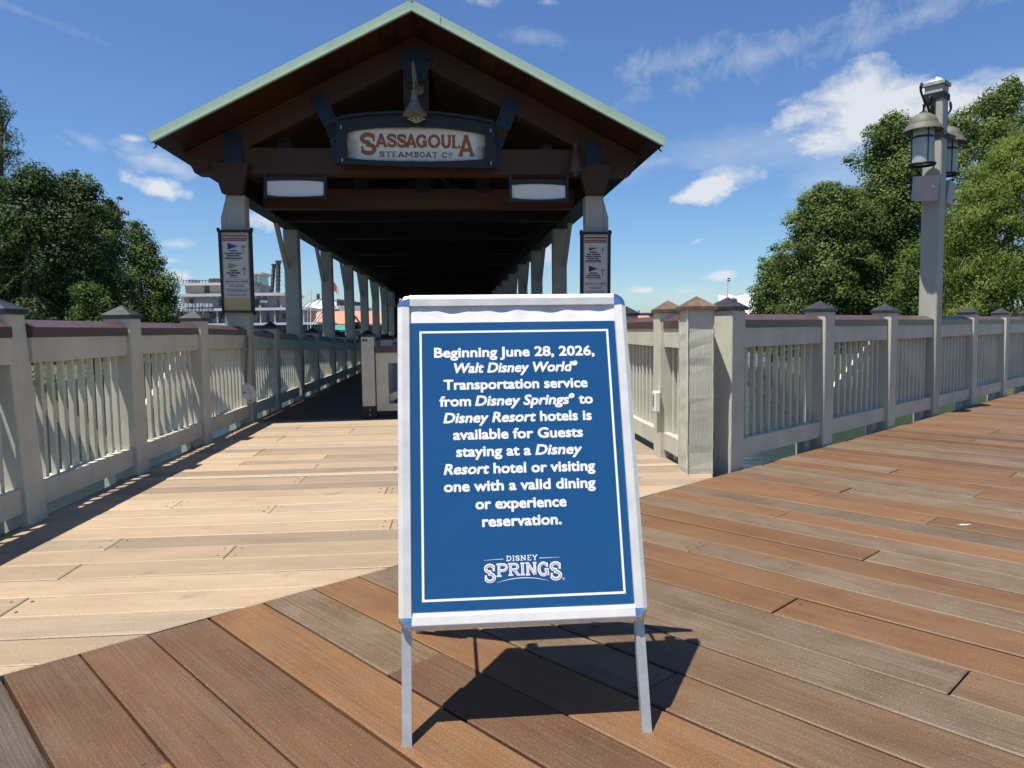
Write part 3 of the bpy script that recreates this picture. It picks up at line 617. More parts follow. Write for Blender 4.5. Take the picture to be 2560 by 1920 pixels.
dr = thing('bird_dropping', 'small pale splash on the orange boards far right', 'stain', (2.636, 3.553, 0.001)); sp_ = [(0.032*math.cos(a_)*(1+.35*math.sin(3*a_+1)), 0.010*math.sin(a_)*(1+.3*math.sin(5*a_))) for a_ in np.linspace(0, 2*math.pi, 25)[:-1]]
MB().prism(sp_, -0.001, 0.003, lambda p, q, t_: (p, q, t_)).obj('splash', 'sign_face', dr)
# ================================================================== COVERED DOCK
RX = -0.375; YF = 8.05; YT = 8.72; YB = 33.0; SL = 0.5085; ZTOP = 4.524; HALF = 2.716
pav = thing('covered_dock', 'long open timber pavilion over the dock with pale green metal roof edge', 'pavilion', (RX, 8.8, 0))
def pp(mb, name, mat, parent=pav, **k): return mb.obj(name, mat, parent, loc=(-RX, -8.8, 0) if parent is pav else (0, 0, 0), **k)
CW = 0.108
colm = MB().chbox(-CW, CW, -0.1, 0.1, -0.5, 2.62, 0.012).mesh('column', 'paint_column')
def brace_mesh(s_):
    g = MB(); P_ = [(-0.10, 2.00), (-0.10, 2.07), (-0.61, 2.62), (-0.70, 2.62)]
    return g.prism(P_, s_*0.072-0.03, s_*0.072+0.03, lambda p, q, t: (t, p, q)).mesh('column_brace', 'paint_column')
bml, bmr = brace_mesh(-1), brace_mesh(1)
CY_ = [8.80, 11.65, 14.8, 17.8, 20.8, 23.8, 26.8, 29.8, 32.6]
for yy in CY_:
    for xx, bm_ in ((-2.455, bml), (1.70, bmr)):
        c_ = put('column', colm, pav, (xx-RX, yy-8.8, 0))
        if yy > 9: put('column_brace', bm_, c_)
        else:
            s_ = -1 if xx < 0 else 1; MB().prism([(s_*.1085, -.3), (s_*.165, -.3), (s_*.165, 2.36), (s_*.1085, 2.56)][::s_], -.09, .07, lambda p, q, t: (p, t, q)).obj('side_plank', 'paint_column', c_)
for xx in (-2.455, 1.70):
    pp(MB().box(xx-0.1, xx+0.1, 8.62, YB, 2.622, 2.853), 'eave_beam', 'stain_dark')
    pp(MB().prism([(xx-0.115, 2.621), (xx-0.215, 2.955), (xx+0.195, 2.955), (xx+0.105, 2.621)], 8.615, 8.712, lambda p, q, t: (p, t, q)), 'capital', 'stain_beam')
# trusses
def truss(yy, first=False, matr='stain_dark'):
    y0, y1 = yy, yy+0.2
    for s_ in (-1, 1):
        P_ = [(0, ZTOP-0.105-0.002), (s_*2.62, ZTOP-0.107-SL*2.62), (s_*2.515, 2.866), (s_*2.47, 2.866), (0, ZTOP-0.105-0.29)]
        if s_ > 0: P_ = P_[::-1]
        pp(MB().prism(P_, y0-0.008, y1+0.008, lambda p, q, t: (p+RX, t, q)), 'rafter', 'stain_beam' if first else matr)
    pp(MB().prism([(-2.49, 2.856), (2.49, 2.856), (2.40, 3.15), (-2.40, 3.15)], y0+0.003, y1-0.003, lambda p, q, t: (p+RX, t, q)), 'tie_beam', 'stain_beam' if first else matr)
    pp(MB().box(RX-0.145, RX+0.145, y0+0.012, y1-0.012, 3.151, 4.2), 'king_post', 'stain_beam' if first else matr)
truss(YT, True)
for yy in CY_[1:6]: truss(yy-0.1)
# ridge and purlins, cross beams under the first bays
pp(MB().box(RX-0.06, RX+0.06, YT+0.22, YB, 4.17, 4.40), 'ridge_beam', 'stain_dark')
for yy, z0 in ((9.55, 2.60), (10.6, 2.60)):
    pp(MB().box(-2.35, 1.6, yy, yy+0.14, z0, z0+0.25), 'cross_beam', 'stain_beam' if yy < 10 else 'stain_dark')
# boards of the roof, seen from below
NBD = 15; bw = HALF/NBD
for s_ in (-1, 1):
    for i in range(NBD):
        a0, a1 = i*bw+0.0022, (i+1)*bw-0.0022
        zf = lambda d_: ZTOP-0.098-SL*d_+0.001
        P_ = [(s_*a0, zf(a0)+0.026), (s_*a1, zf(a1)+0.026), (s_*a1, zf(a1)), (s_*a0, zf(a0))]
        if s_ < 0: P_ = P_[::-1]
        jt = rng.uniform(-0.004, 0.0)
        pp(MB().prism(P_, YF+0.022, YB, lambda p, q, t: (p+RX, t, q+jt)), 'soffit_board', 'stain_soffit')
for s_ in (-1, 1):
    P_ = [(0, ZTOP-0.058), (s_*(HALF+0.02), ZTOP-0.058-SL*(HALF+0.02)), (s_*(HALF+0.02), ZTOP-0.012-SL*(HALF+0.02)), (0, ZTOP-0.012)]
    if s_ > 0: P_ = P_[::-1]
    pp(MB().prism(P_, YF+0.02, YB+0.2, lambda p, q, t: (p+RX, t, q)), 'roof_panel', 'shingle')
    for (d0, d1, yo, ex) in ((0.0, 0.30, 0.006, 0.004), (0.30, HALF, 0.0, 0.0)):
        P_ = [(s_*d0, ZTOP+ex-SL*d0), (s_*d0, ZTOP-ex-0.098-SL*d0), (s_*d1, ZTOP-ex-0.098-SL*d1), (s_*(d1+(0.045 if d1 == HALF else 0)), ZTOP+ex-SL*d1-(.02 if d1 == HALF else 0))]
        if s_ > 0: P_ = P_[::-1]
        pp(MB().prism(P_, YF-yo, YF+0.02, lambda p, q, t: (p+RX, t, q)), 'fascia', 'green_metal')
    P_ = [(s_*0.0, ZTOP-0.0985), (s_*0.0, ZTOP-0.112), (s_*HALF, ZTOP-0.112-SL*HALF), (s_*HALF, ZTOP-0.0985-SL*HALF)]
    if s_ > 0: P_ = P_[::-1]
    pp(MB().prism(P_, YF-0.022, YF+0.02, lambda p, q, t: (p+RX, t, q)), 'drip_edge', 'green_metal')
    pp(MB().tube([(RX+s_*(HALF-.03), YF+.01, ZTOP-.10-SL*HALF), (RX+s_*(HALF-.05), YF, ZTOP-.15-SL*HALF), (RX+s_*(HALF-.02), YF-.01, ZTOP-.17-SL*HALF)], 0.008, 6), 'gutter_hook', 'black_steel')
pp(MB().prism([(-0.02, ZTOP+0.006), (0.0, ZTOP+0.016), (0.02, ZTOP+0.006), (0, ZTOP-0.02)], YF-0.01, YB+.2, lambda p, q, t: (p+RX, t, q)), 'ridge_cap', 'green_metal')
# steel plates and bolts, webs of the front truss (traced outlines on the truss plane)
def pxpoly(pts, Y, d0, d1):
    q = [atY(px, py, Y) for px, py in pts]; P_ = [(p.x, p.z) for p in q]
    ar = sum(P_[i-1][0]*P_[i][1]-P_[i][0]*P_[i-1][1] for i in range(len(P_)))
    if ar < 0: P_ = P_[::-1]
    return MB().prism(P_, Y+d0, Y+d1, lambda p, q_, t: (p, t, q_))
def bolt(px, py, Y, parent=pav, r=0.014):
    c = atY(px, py, Y); m_ = MB().lathe([(0, 0.014), (r*0.7, 0.012), (r, 0), (r, -0.004)], (0, 0, 0), 8).xf(Matrix.Translation((c.x, Y, c.z)) @ Matrix.Rotation(R_(90), 4, 'X'))
    pp(m_, 'bolt', 'black_steel', parent)
pp(pxpoly([(779, 236), (812, 222), (872, 372), (838, 384)], YT-.004, 0, 0.17), 'truss_web', 'stain_beam')
pp(pxpoly([(1265, 234), (1298, 246), (1249, 388), (1216, 376)], YT-.004, 0, 0.17), 'truss_web', 'stain_beam')
Yp = YT-0.022
plates = [([(561, 330), (601, 329), (606, 423), (562, 412)], [(572, 410), (595, 410)]),
          ([(772, 246), (807, 230), (845, 304), (811, 318)], [(809, 300), (829, 289)]),
          ([(823, 342), (845, 334), (850, 412), (832, 400)], [(838, 354)]),
          ([(993, 140), (1019, 124), (1051, 123), (1084, 138), (1063, 204), (1019, 204)], [(1050, 187), (1022, 187), (1070, 150)]),
          ([(1264, 240), (1300, 253), (1274, 327), (1237, 312)], [(1250, 298), (1270, 308)]),
          ([(1232, 338), (1258, 351), (1246, 420), (1230, 420)], [(1245, 363)]),
          ([(1466, 347), (1503, 363), (1503, 440), (1466, 430)], [(1474, 422), (1494, 421)])]
for pts, bs in plates:
    pp(pxpoly(pts, Yp, 0, 0.012), 'steel_plate', 'blue_steel')
    for b_ in bs: bolt(b_[0], b_[1], Yp)
for (x0, x1, y0, y1) in ((885, 918, 446, 478), (1041, 1075, 446, 482), (1190, 1224, 446, 482)):
    pp(pxpoly([(x0, y0), (x1, y0), (x1, y1), (x0, y1)], 9.535, 0, 0.012), 'steel_plate', 'black_steel')
# timber wall panels closing the far end of the shelter
for i in range(18):
    xa = -3.0+i*0.29; xb = xa+0.29; zt_ = lambda x_: ZTOP-0.08-SL*abs(x_-RX)
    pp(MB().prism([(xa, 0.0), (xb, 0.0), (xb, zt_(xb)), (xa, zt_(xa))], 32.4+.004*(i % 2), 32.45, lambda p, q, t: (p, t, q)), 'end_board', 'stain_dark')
# small round downlights on the tie beam
for (px, py) in ((711, 358), (1367, 373)):
    c = atY(px, py, 8.98); t = thing('downlight', 'small round lamp ring perched %s on the tie beam' % ('left of the steamboat sign' if px < 900 else 'right of the steamboat sign'), 'light', (c.x, 8.98, c.z-0.04), 0, 'round lamps above the beam')
    ring = [(0.075*math.cos(a_), 0, 0.075*math.sin(a_)+0.02) for a_ in np.linspace(0, 2*math.pi, 17)]
    MB().tube(ring, 0.012, 6).obj('ring', 'rust_red', t); MB().lathe([(0, 0.0), (0.06, 0.002), (0.06, 0.03), (0, 0.03)], seg=16).xf(Matrix.Translation((0, 0.02, 0.02)) @ Matrix.Rotation(R_(90), 4, 'X')).obj('lens', 'navy_frame', t)

# ================================================================== STEAMBOAT SIGN
def local(mb, o): mb.v = [(x-o[0], y-o[1], z-o[2]) for x, y, z in mb.v]; return mb
YS = 8.56
sc_ = atY(1041, 362, YS)
sg = thing('steamboat_sign', 'arched cream sign lettered in brown with heavy navy frame over the dock entrance', 'sign', tuple(sc_))
def smp(mb, name, mat, **k): return local(mb, sc_).obj(name, mat, sg, **k)
topi = [(867, 331), (905, 325), (950, 320), (1000, 318), (1050, 318), (1100, 321), (1150, 327), (1190, 333), (1215, 339)]
boti = [(1212, 400), (1150, 404), (1080, 406), (1030, 406), (980, 405), (920, 402), (869, 397)]
smp(pxpoly(topi+boti, YS, 0.0, 0.02), 'face', 'aged_cream')
topo = [(843, 299), (880, 291), (930, 286), (985, 283), (1040, 283), (1090, 284), (1140, 290), (1190, 297), (1234, 307)]
def strip(a_, b_): return [(*a_[i], *b_[i]) for i in range(len(a_))]
g = MB(); n_ = len(topo)
for i in range(n_-1):
    x = pxpoly([topo[i], topo[i+1], topi[i+1], topi[i]], YS, -0.05, 0.03); g.add(x.v, x.f)
smp(g, 'frame_top', 'navy_frame')
g = MB(); lip0 = [(p[0], p[1]-1.5) for p in topo]; lip1 = [(p[0], p[1]+5) for p in topo]
for i in range(n_-1):
    x = pxpoly([lip0[i], lip0[i+1], lip1[i+1], lip1[i]], YS-0.01, -0.075, 0.02); g.add(x.v, x.f)
smp(g, 'frame_moulding', 'navy_frame')
bb = boti[::-1]; bo = [(841, 412), (890, 414), (940, 415.5), (1000, 418), (1060, 420), (1130, 421), (1240, 422)]
g = MB()
for i in range(len(bb)-1):
    x = pxpoly([bb[i], bb[i+1], bo[i+1], bo[i]], YS, -0.05, 0.03); g.add(x.v, x.f)
smp(g, 'frame_bottom', 'navy_frame')
smp(pxpoly([(844, 300), (867, 320), (869, 398), (842, 412)], YS, -0.062, 0.03), 'frame_side', 'navy_frame')
smp(pxpoly([(1214, 322), (1234, 307), (1241, 422), (1212, 404)], YS, -0.062, 0.03), 'frame_side', 'navy_frame')
for (px, py) in ((854.5, 322), (1226, 330), (858, 403), (1227, 411)):
    smp(pxpoly([(px-1.5, py-4), (px+1.5, py-4), (px+1.5, py+4), (px-1.5, py+4)], YS, -0.066, -0.06), 'frame_screw', 'speaker_grey')
def S2(zx, zy): p = atY(820+zx*.2291, 100+zy*.2291, YS); return p.x-sc_.x, p.z-sc_.z
def put_flat(name, vf, mat, parent, y, loc=(0, 0, 0)):
    v, f = vf; v = np.array(v); v2 = np.stack([v[:, 0], np.full(len(v), y)-v[:, 2], v[:, 1]], 1)
    return put(name, np_mesh(name, v2, f, mat), parent, loc)
parts = []
def gz(c, x0, x1, yt, yb, w=.19, s=.10):
    a_ = S2(x0, yb); b_ = S2(x1, yt); parts.append(glyph_np(c, a_[0], b_[0], a_[1], b_[1], w, s, 0.0002))
gz('S', 352, 522, 1010, 1256)
for c, x0, x1, dy in (('A', 522, 640, 0), ('S', 645, 748, 1), ('S', 755, 858, 4), ('A', 852, 962, 6), ('G', 962, 1082, 8), ('O', 1090, 1226, 10), ('U', 1232, 1346, 12), ('L', 1346, 1442, 14)): gz(c, x0, x1, 1024+dy, 1168+dy, .23, .13)
gz('A', 1426, 1592, 1038, 1272)
put_flat('lettering', join_np(parts), 'ink_brown', sg, -0.002)
parts = []; x = 560
for c, x1, adv in (('S', 618, 66), ('T', 692, 72), ('E', 752, 66), ('A', 836, 76), ('M', 930, 100), ('B', 992, 64), ('O', 1058, 66), ('A', 1132, 68), ('T', 1202, 70)):
    x0 = {'S': 560, 'T': 626, 'E': 698, 'A': 762, 'M': 838, 'B': 938, 'O': 1000, 'A2': 1062, 'T2': 1134}.get(c, x0 if 'x0' in dir() else 560)
    if c == 'A' and x1 == 1132: x0 = 1062
    if c == 'T' and x1 == 1202: x0 = 1134
    gz(c, x0, x1, 1216+(x1-560)*.012, 1274+(x1-560)*.012, .22, .12)
gz('C', 1240, 1306, 1226, 1286, .22, .12); gz('O', 1312, 1358, 1228, 1262, .24, .12)
a_ = S2(1324, 1278); b_ = S2(1346, 1284); parts.append((np.array([(a_[0], a_[1], 0), (b_[0], a_[1], 0), (b_[0], b_[1]-.003, 0), (a_[0], b_[1]-.003, 0)]), [(0, 1, 2, 3)]))
put_flat('lettering', join_np(parts), 'ink_maroon', sg, -0.002)
# diamond emblem on the frame
a_ = [S2(868, 880), S2(966, 850), S2(1066, 882), S2(966, 928)]
put_flat('emblem', (np.array([(p[0], p[1], 0) for p in a_]), [(0, 1, 2, 3)]), 'letter_white', sg, -0.072)
a_ = [S2(880, 881), S2(966, 856), S2(1054, 882), S2(966, 922)]; b_ = [S2(888, 881), S2(966, 859), S2(1046, 882), S2(966, 918)]
put_flat('emblem', (np.array([(p[0], p[1], 0) for p in a_+b_]), [(i, (i+1) % 4, 4+(i+1) % 4, 4+i) for i in range(4)]), 'ink_dark', sg, -0.0725)
for s_, x0, x1, y0, y1 in (('S', 950, 984, 866, 908), ('SU', 1000, 1030, 876, 894), ('SU', 906, 938, 876, 894)):
    p0_, p1_ = S2(x0, y1), S2(x1, y0); put_flat('emblem', line_np([(s_, 0, 1, 0)], p0_[0], p1_[0], p0_[1], p1_[1]-p0_[1], 0.0022), 'ink_dark', sg, -0.073)
# ================================================================== GOOSENECK LAMP
lc = atY(1036, 250, 8.38)
gl = thing('gooseneck_lamp', 'beige bell-shaped gooseneck lamp hanging in front of the arched sign', 'lamp', (lc.x, 8.38, lc.z))
zt = atY(1032, 152, 8.38).z-lc.z; zn = atY(1034, 226, 8.38).z-lc.z; zb = atY(1036, 287, 8.38).z-lc.z
zp = atY(1048, 226, 8.70).z-lc.z; xp = atY(1048, 226, 8.70).x-lc.x
MB().tube([(xp, .32, zp), (xp*.8, .28, zp+.01), (xp*.3, .21, zp+.08), (.0, .15, zp+.22), (-.006, .10, zt-.05), (-.008, .05, zt), (-.008, .0, zt-.01), (-.008, -.02, zt-.06), (0, -.01, zn+.02), (0, 0, zn)], 0.014, 10).obj('arm', 'lamp_tan', gl, smooth=True)
MB().lathe([(0, .02), (.05, .018), (.058, 0), (.058, -.012)], seg=20).xf(Matrix.Translation((xp, .32, zp)) @ Matrix.Rotation(R_(90), 4, 'X')).obj('wall_plate', 'lamp_tan', gl)
MB().lathe([(0, 0), (.034, -.002), (.037, -.02), (.037, -.055), (.041, -.06), (.041, -.085), (.043, -.09), (.044, -.118), (.04, -.12)], (0, 0, zn), 20).obj('socket', 'lamp_tan', gl, smooth=True)
h_ = zn-.115-zb
MB().lathe([(.036, 0), (.052, -.012), (.064, -.04), (.078, -h_*.4), (.105, -h_*.72), (.130, -h_*.93), (.134, -h_), (.129, -h_*.995), (.10, -h_*.7), (.06, -.05), (0, -.03)], (0, 0, zn-.115), 32).obj('shade', 'lamp_tan', gl, smooth=True)

# ================================================================== BLANK WHITE BOARDS UNDER THE BEAM
def blank(pts_o, pts_f, wh):
    Yb = 8.66; c = atY(*[sum(p[i] for p in pts_o)/len(pts_o) for i in (0, 1)], Yb)
    t = thing('hanging_board', 'blank white board in black frame hanging under the beam, %s' % wh, 'sign', tuple(c), 0, 'blank boards under the beam')
    local(pxpoly(pts_f, Yb, -0.022, 0.0), c).obj('panel', 'white_panel', t)
    x0, x1 = pts_o[0][0], pts_o[1][0]; y0, y1 = pts_o[0][1], pts_o[2][1]; n_ = len(pts_f)//2; up = pts_f[:n_]; lo = pts_f[n_:][::-1]
    g = MB(); g2 = MB()
    for i in range(n_-1):
        for q in ([(up[i][0], y0+2), (up[i+1][0], y0+2), up[i+1], up[i]], [lo[i], lo[i+1], (lo[i+1][0], y1-2), (lo[i][0], y1-2)]):
            m_ = pxpoly(q, Yb, -0.035, 0.01); (g if q[0][1] == y0+2 else g2).add(m_.v, m_.f)
    local(g, c).obj('frame_top', 'navy_frame', t); local(g2, c).obj('frame_bottom', 'navy_frame', t)
    for a_, b_ in ((x0, x0+7), (x1-7, x1)): local(pxpoly([(a_, y0-6), (b_, y0-6), (b_, y1), (a_, y1)], Yb, -0.045, 0.012), c).obj('frame_side', 'navy_frame', t)
blank([(662, 443), (818, 443), (818, 497), (662, 497)], [(669, 454), (700, 452.5), (740, 452), (780, 453), (812, 456), (812, 490), (780, 492), (740, 493), (700, 492), (669, 489)], 'left of centre')
blank([(1272, 447), (1420, 447), (1420, 507), (1272, 507)], [(1279, 464), (1310, 461.5), (1345, 461), (1380, 462), (1412, 465), (1413, 496), (1380, 499), (1345, 500), (1310, 499), (1279, 496)], 'right of centre')
# ================================================================== BELL CAMERA
c = atY(1440, 400, 8.60)
t = thing('security_camera', 'reddish bell-shaped housing with glass dome under the right end of the beam', 'camera', tuple(c))
MB().lathe([(0, .20), (.03, .20), (.032, .10), (.045, .085), (.055, .03), (.07, -.06), (.085, -.10), (.09, -.13), (.085, -.14), (0, -.14)], seg=20).obj('housing', 'rust_red', t, smooth=True)
MB().lathe([(.058, -.135), (.056, -.16), (.04, -.19), (0, -.205)], seg=16).obj('dome', 'dark_glass', t, smooth=True)
MB().box(-.02, .02, 0, .13, .15, .19).obj('bracket', 'rust_red', t)

# ================================================================== DIRECTION SIGNS ON THE FRONT COLUMNS
def direction_sign(label, org, k, Yd, quad, flags, texts, px_hdr, below, group):
    """org,k: zoom origin and scale used for reading the print; everything lies on one plane"""
    def pt(zx, zy): return (org[0]+zx*k, org[1]+zy*k)
    c = atY(*pt(*quad['c']), Yd); T = thing('direction_sign', label, 'sign', tuple(c), 0, group)
    def L(zx, zy): p = atY(*pt(zx, zy), Yd); return p.x-c.x, p.z-c.z
    def flat(name, pts, mat, d): put_flat(name, (np.array([(*L(*p), 0) for p in pts]), [tuple(range(len(pts)))]), mat, T, -d)
    def poly(name, pts, mat, d0, d1):
        P_ = [L(*p) for p in pts]; ar = sum(P_[i-1][0]*P_[i][1]-P_[i][0]*P_[i-1][1] for i in range(len(P_)))
        if ar < 0: P_ = P_[::-1]
        MB().prism(P_, d0, d1, lambda p, q, t: (p, t, q)).obj(name, mat, T)
    poly('backing', quad['face'], 'sign_tan', -0.004, 0.03)
    poly('panel', quad['white'], 'sign_face', -0.008, -0.0045)
    for q in quad['posts']: poly('frame_side', q, 'navy_frame', -0.02, 0.035)
    for q in quad['bars']: poly('frame_bar', q, 'navy_frame', -0.03, 0.04)
    for q in quad['knobs']:
        p = L(*q); MB().lathe([(0, .022), (.016, .018), (.022, 0), (.016, -.018), (0, -.022)], (p[0], -0.0, p[1]), 10).obj('finial', 'navy_frame', T)
    flat('header', px_hdr, 'sign_red', 0.0095)
    for pts, mat in flags: flat('flag_print', pts, mat, 0.0095)
    groups = {}
    for (s_, x0, x1, yt, yb, mat, w) in texts:
        a_ = L(x0, yb); b_ = L(x1, yt)
        v, f = line_np([(s_, 0, 1, 0)], a_[0], b_[0], a_[1], b_[1]-a_[1], w, 0.00002); groups.setdefault(mat, []).append((v, f))
    for mat, ps in groups.items(): put_flat('lettering', join_np(ps), mat, T, -0.011)
    ps = []
    for (x0, x1, yt, yb) in below:                            # print too small to read: rows of short dashes
        x = x0; rr = random.Random(int(x0*7+yt))
        while x < x1-6:
            w = rr.uniform(8, 26); xe = min(x1, x+w); a_ = L(x, yb); b_ = L(xe, yt); n0 = (np.array([(a_[0], a_[1], 0), (b_[0], a_[1], 0), (b_[0], b_[1], 0), (a_[0], b_[1], 0)]), [(0, 1, 2, 3)]); ps.append(n0); x = xe+5
    if ps: put_flat('small_print', join_np(ps), 'ink_grey', T, -0.011)['kind'] = 'stuff'
    return T
def arrow(cx_, y0, y1, w):
    return [[(cx_-5, y1), (cx_+5, y1), (cx_+5, y0+12), (cx_-5, y0+12)], [(cx_, y0), (cx_+w, y0+w*.9), (cx_+w, y0+w*.9+16), (cx_, y0+16)], [(cx_, y0+16.5), (cx_-w, y0+w*.9+16), (cx_-w, y0+w*.9), (cx_, y0+.5)]]
k1 = 0.16283
fl = [([(240, 290), (402, 341), (246, 392)], 'flag_blue'), ([(252, 595), (415, 642), (256, 690)], 'flag_green')]
for q in arrow(484, 325, 437, 38)+arrow(499, 665, 775, 38): fl.append((q, 'sign_red'))
direction_sign('tan and white ferry sign with blue and green pennants on the left front column', (530, 560), k1, 8.64,
    dict(c=(375, 730), face=[(140, 128), (580, 128), (612, 1330), (190, 1330)], white=[(160, 150), (548, 150), (580, 1130), (196, 1130)],
         posts=[[(95, 105), (140, 105), (190, 1340), (160, 1340)], [(566, 105), (606, 105), (652, 1350), (610, 1350)]],
         bars=[[(85, 92), (612, 92), (614, 124), (87, 124)], [(160, 1328), (656, 1334), (656, 1366), (160, 1356)]],
         knobs=[(95, 85), (605, 85), (650, 1370), (160, 1366)]),
    fl, [('MARKETPLACE DOCK', 172, 528, 188, 222, 'sign_face', .0012), ('TRANSPORTATION TO', 182, 526, 233, 250, 'sign_face', .0004),
         ("DISNEY'S", 265, 388, 404, 424, 'ink_dark', .0022), ('SARATOGA SPRINGS', 192, 468, 442, 464, 'ink_dark', .0022), ('RESORT AND', 236, 424, 478, 500, 'ink_dark', .0022), ('TREEHOUSE VILLAS', 198, 470, 515, 538, 'ink_dark', .0022), ('BLUE FLAG BOATS', 258, 410, 551, 564, 'ink_grey', .0003),
         ("DISNEY'S", 274, 400, 706, 728, 'ink_dark', .0022), ('OLD KEY WEST', 226, 442, 742, 766, 'ink_dark', .0022), ('RESORT', 282, 394, 780, 802, 'ink_dark', .0022), ('GREEN FLAG BOATS', 258, 424, 817, 830, 'ink_grey', .0003),
         ('10:30 AM TO 11:30 PM', 208, 555, 872, 896, 'ink_dark', .0010)],
    [(165, 168), (534, 168), (538, 262), (170, 262)],
    [(212, 548, 851, 854), (214, 552, 913, 916), (262, 505, 934, 945), (274, 496, 958, 968), (212, 562, 996, 1005), (228, 550, 1016, 1026), (242, 540, 1038, 1048), (212, 566, 1076, 1086), (262, 524, 1098, 1108)], 'direction signs on the columns')
k2 = 0.1206
fl = [([(345, 430), (450, 462), (535, 497), (347, 503)], 'flag_yellow'), ([(347, 503.5), (535, 497.5), (350, 556)], 'flag_purple'), ([(343, 866), (536, 930), (346, 990)], 'flag_purple')]
for q in arrow(632, 500, 640, 46)+arrow(630, 932, 1072, 46): fl.append((q, 'sign_red'))
direction_sign('tan and white ferry sign with yellow and purple pennants on the right front column', (1430, 560), k2, 8.64,
    dict(c=(480, 900), face=[(225, 205), (755, 205), (745, 1790), (215, 1790)], white=[(250, 240), (728, 240), (722, 1560), (244, 1560)],
         posts=[[(175, 185), (232, 185), (228, 1790), (172, 1790)], [(748, 185), (800, 185), (788, 1790), (738, 1790)]],
         bars=[[(165, 166), (815, 166), (815, 212), (165, 212)], [(165, 1785), (800, 1785), (800, 1830), (165, 1830)]],
         knobs=[(192, 160), (785, 160)]),
    fl, [('MARKETPLACE DOCK', 270, 705, 300, 338, 'sign_face', .0012), ('TRANSPORTATION TO', 275, 700, 357, 376, 'sign_face', .0004),
         ("DISNEY'S", 368, 520, 572, 602, 'ink_dark', .0022), ('PORT ORLEANS', 305, 580, 618, 648, 'ink_dark', .0022), ('FRENCH QUARTER', 282, 598, 664, 692, 'ink_dark', .0022), ('RESORT AND', 328, 556, 708, 736, 'ink_dark', .0022), ('RIVERSIDE RESORT', 276, 604, 752, 782, 'ink_dark', .0022), ('YELLOW & PURPLE FLAG BOATS', 278, 610, 796, 812, 'ink_grey', .0003),
         ("DISNEY'S", 362, 518, 1006, 1036, 'ink_dark', .0022), ('PORT ORLEANS', 304, 578, 1052, 1080, 'ink_dark', .0022), ('FRENCH QUARTER', 284, 596, 1096, 1124, 'ink_dark', .0022), ('PURPLE FLAG BOATS', 338, 546, 1142, 1156, 'ink_grey', .0003),
         ('10:30 AM TO 11:30 PM', 274, 694, 1226, 1254, 'ink_dark', .0010)],
    [(262, 268), (714, 268), (712, 392), (262, 392)],
    [(280, 692, 1194, 1197), (280, 692, 1274, 1277), (332, 634, 1304, 1316), (348, 616, 1332, 1344), (274, 690, 1384, 1396), (288, 680, 1410, 1422)], 'direction signs on the columns')
# ================================================================== CHAINED TAG
c = atY(623, 982, 8.30)
t = thing('hanging_tag', 'white oval notice tag hanging from a chain on the left front column', 'tag', tuple(c))
th_ = R_(-22); E_ = []
for i in range(28):
    a_ = 2*math.pi*i/28; x_, z_ = 0.074*math.cos(a_), 0.112*math.sin(a_); E_.append((x_*math.cos(th_)+z_*math.sin(th_), -x_*math.sin(th_)+z_*math.cos(th_)))
MB().prism(E_, -0.004, 0.004, lambda p, q, t_: (p, t_, q)).obj('plate', 'white_plastic', t)
IR = [(x_*.9, z_*.9) for x_, z_ in E_]; IR2 = [(x_*.86, z_*.86) for x_, z_ in E_]
put_flat('rim_print', (np.array([(x_, z_, 0) for x_, z_ in IR+IR2]), [(i, (i+1) % 28, 28+(i+1) % 28, 28+i) for i in range(28)]), 'ink_grey', t, -0.0046)
ps = []
for i in range(6):
    zc = .07-.026*i; w_ = .036-.004*abs(i-2.5); ps.append((np.array([(-w_+.012-zc*.3, zc, 0), (w_+.005-zc*.3, zc-.016, 0), (w_+.005-zc*.3, zc-.020, 0), (-w_+.012-zc*.3, zc-.004, 0)]), [(0, 1, 2, 3)]))
for (x_, z_) in ((-.045, .0), (.012, -.085)): ps.append((np.array([(x_+.012*math.cos(a_), z_+.012*math.sin(a_), .0001) for a_ in np.linspace(0, 6.28, 9)[:-1]]), [tuple(range(8))]))
put_flat('tag_print', join_np(ps), 'ink_grey', t, -0.0046)['kind'] = 'stuff'
top = atY(618, 843, 8.66)-c; bot = Vector((-0.035, 0, 0.105)); g = MB()
for i in range(22):
    p = bot.lerp(top, (i+.5)/22); a_ = i % 2
    ring = [(p.x+(0.012*math.cos(w) if a_ else 0.003*math.cos(w)), p.y+(0.003 if a_ else 0.012)*math.cos(w), p.z+0.026*math.sin(w)) for w in np.linspace(0, 2*math.pi, 9)]
    g.tube(ring, 0.0055, 5, cap=False)
g.obj('chain', 'rope_tan', t)

# ================================================================== GATE across the dock
Yg = 8.82
gt = thing('dock_gate', 'taupe wooden gate panel with brown top rail, its end post shod in black rubber', 'gate', (-1.02, Yg, 0))
gp = MB().chbox(-0.076, 0.076, 0, 0.152, 0.0, 0.985, 0.006).obj('gate_post', 'paint_rough', gt)
put('post_cap', cap_mesh(0.152, 'cap_dark', 0.055), gp, (0, 0.076, 0.985))
MB().box(-0.08, 0.08, -0.004, 0.156, 0.0, 0.155).obj('rubber_boot', 'black_rubber', gp)
for zz in (.05, .11): MB().lathe([(0, .006), (.008, .004), (.009, 0)], seg=8).xf(Matrix.Translation((0.01, -0.004, zz)) @ Matrix.Rotation(R_(90), 4, 'X')).obj('boot_screw', 'leg_metal', gp)
MB().box(-0.055, -0.035, -0.006, 0.0, 0.925, 0.955).obj('latch', 'black_steel', gp); MB().box(-0.02, -0.004, -0.006, 0.0, 0.925, 0.955).obj('latch', 'black_steel', gp)
x0, x1 = 0.09, 1.30
MB().box(x0, x1, 0.03, 0.09, 0.09, 0.175).obj('frame_rail', 'paint_rail', gt); MB().box(x0, x1, 0.03, 0.09, 0.665, 0.79).obj('frame_rail', 'paint_rail', gt)
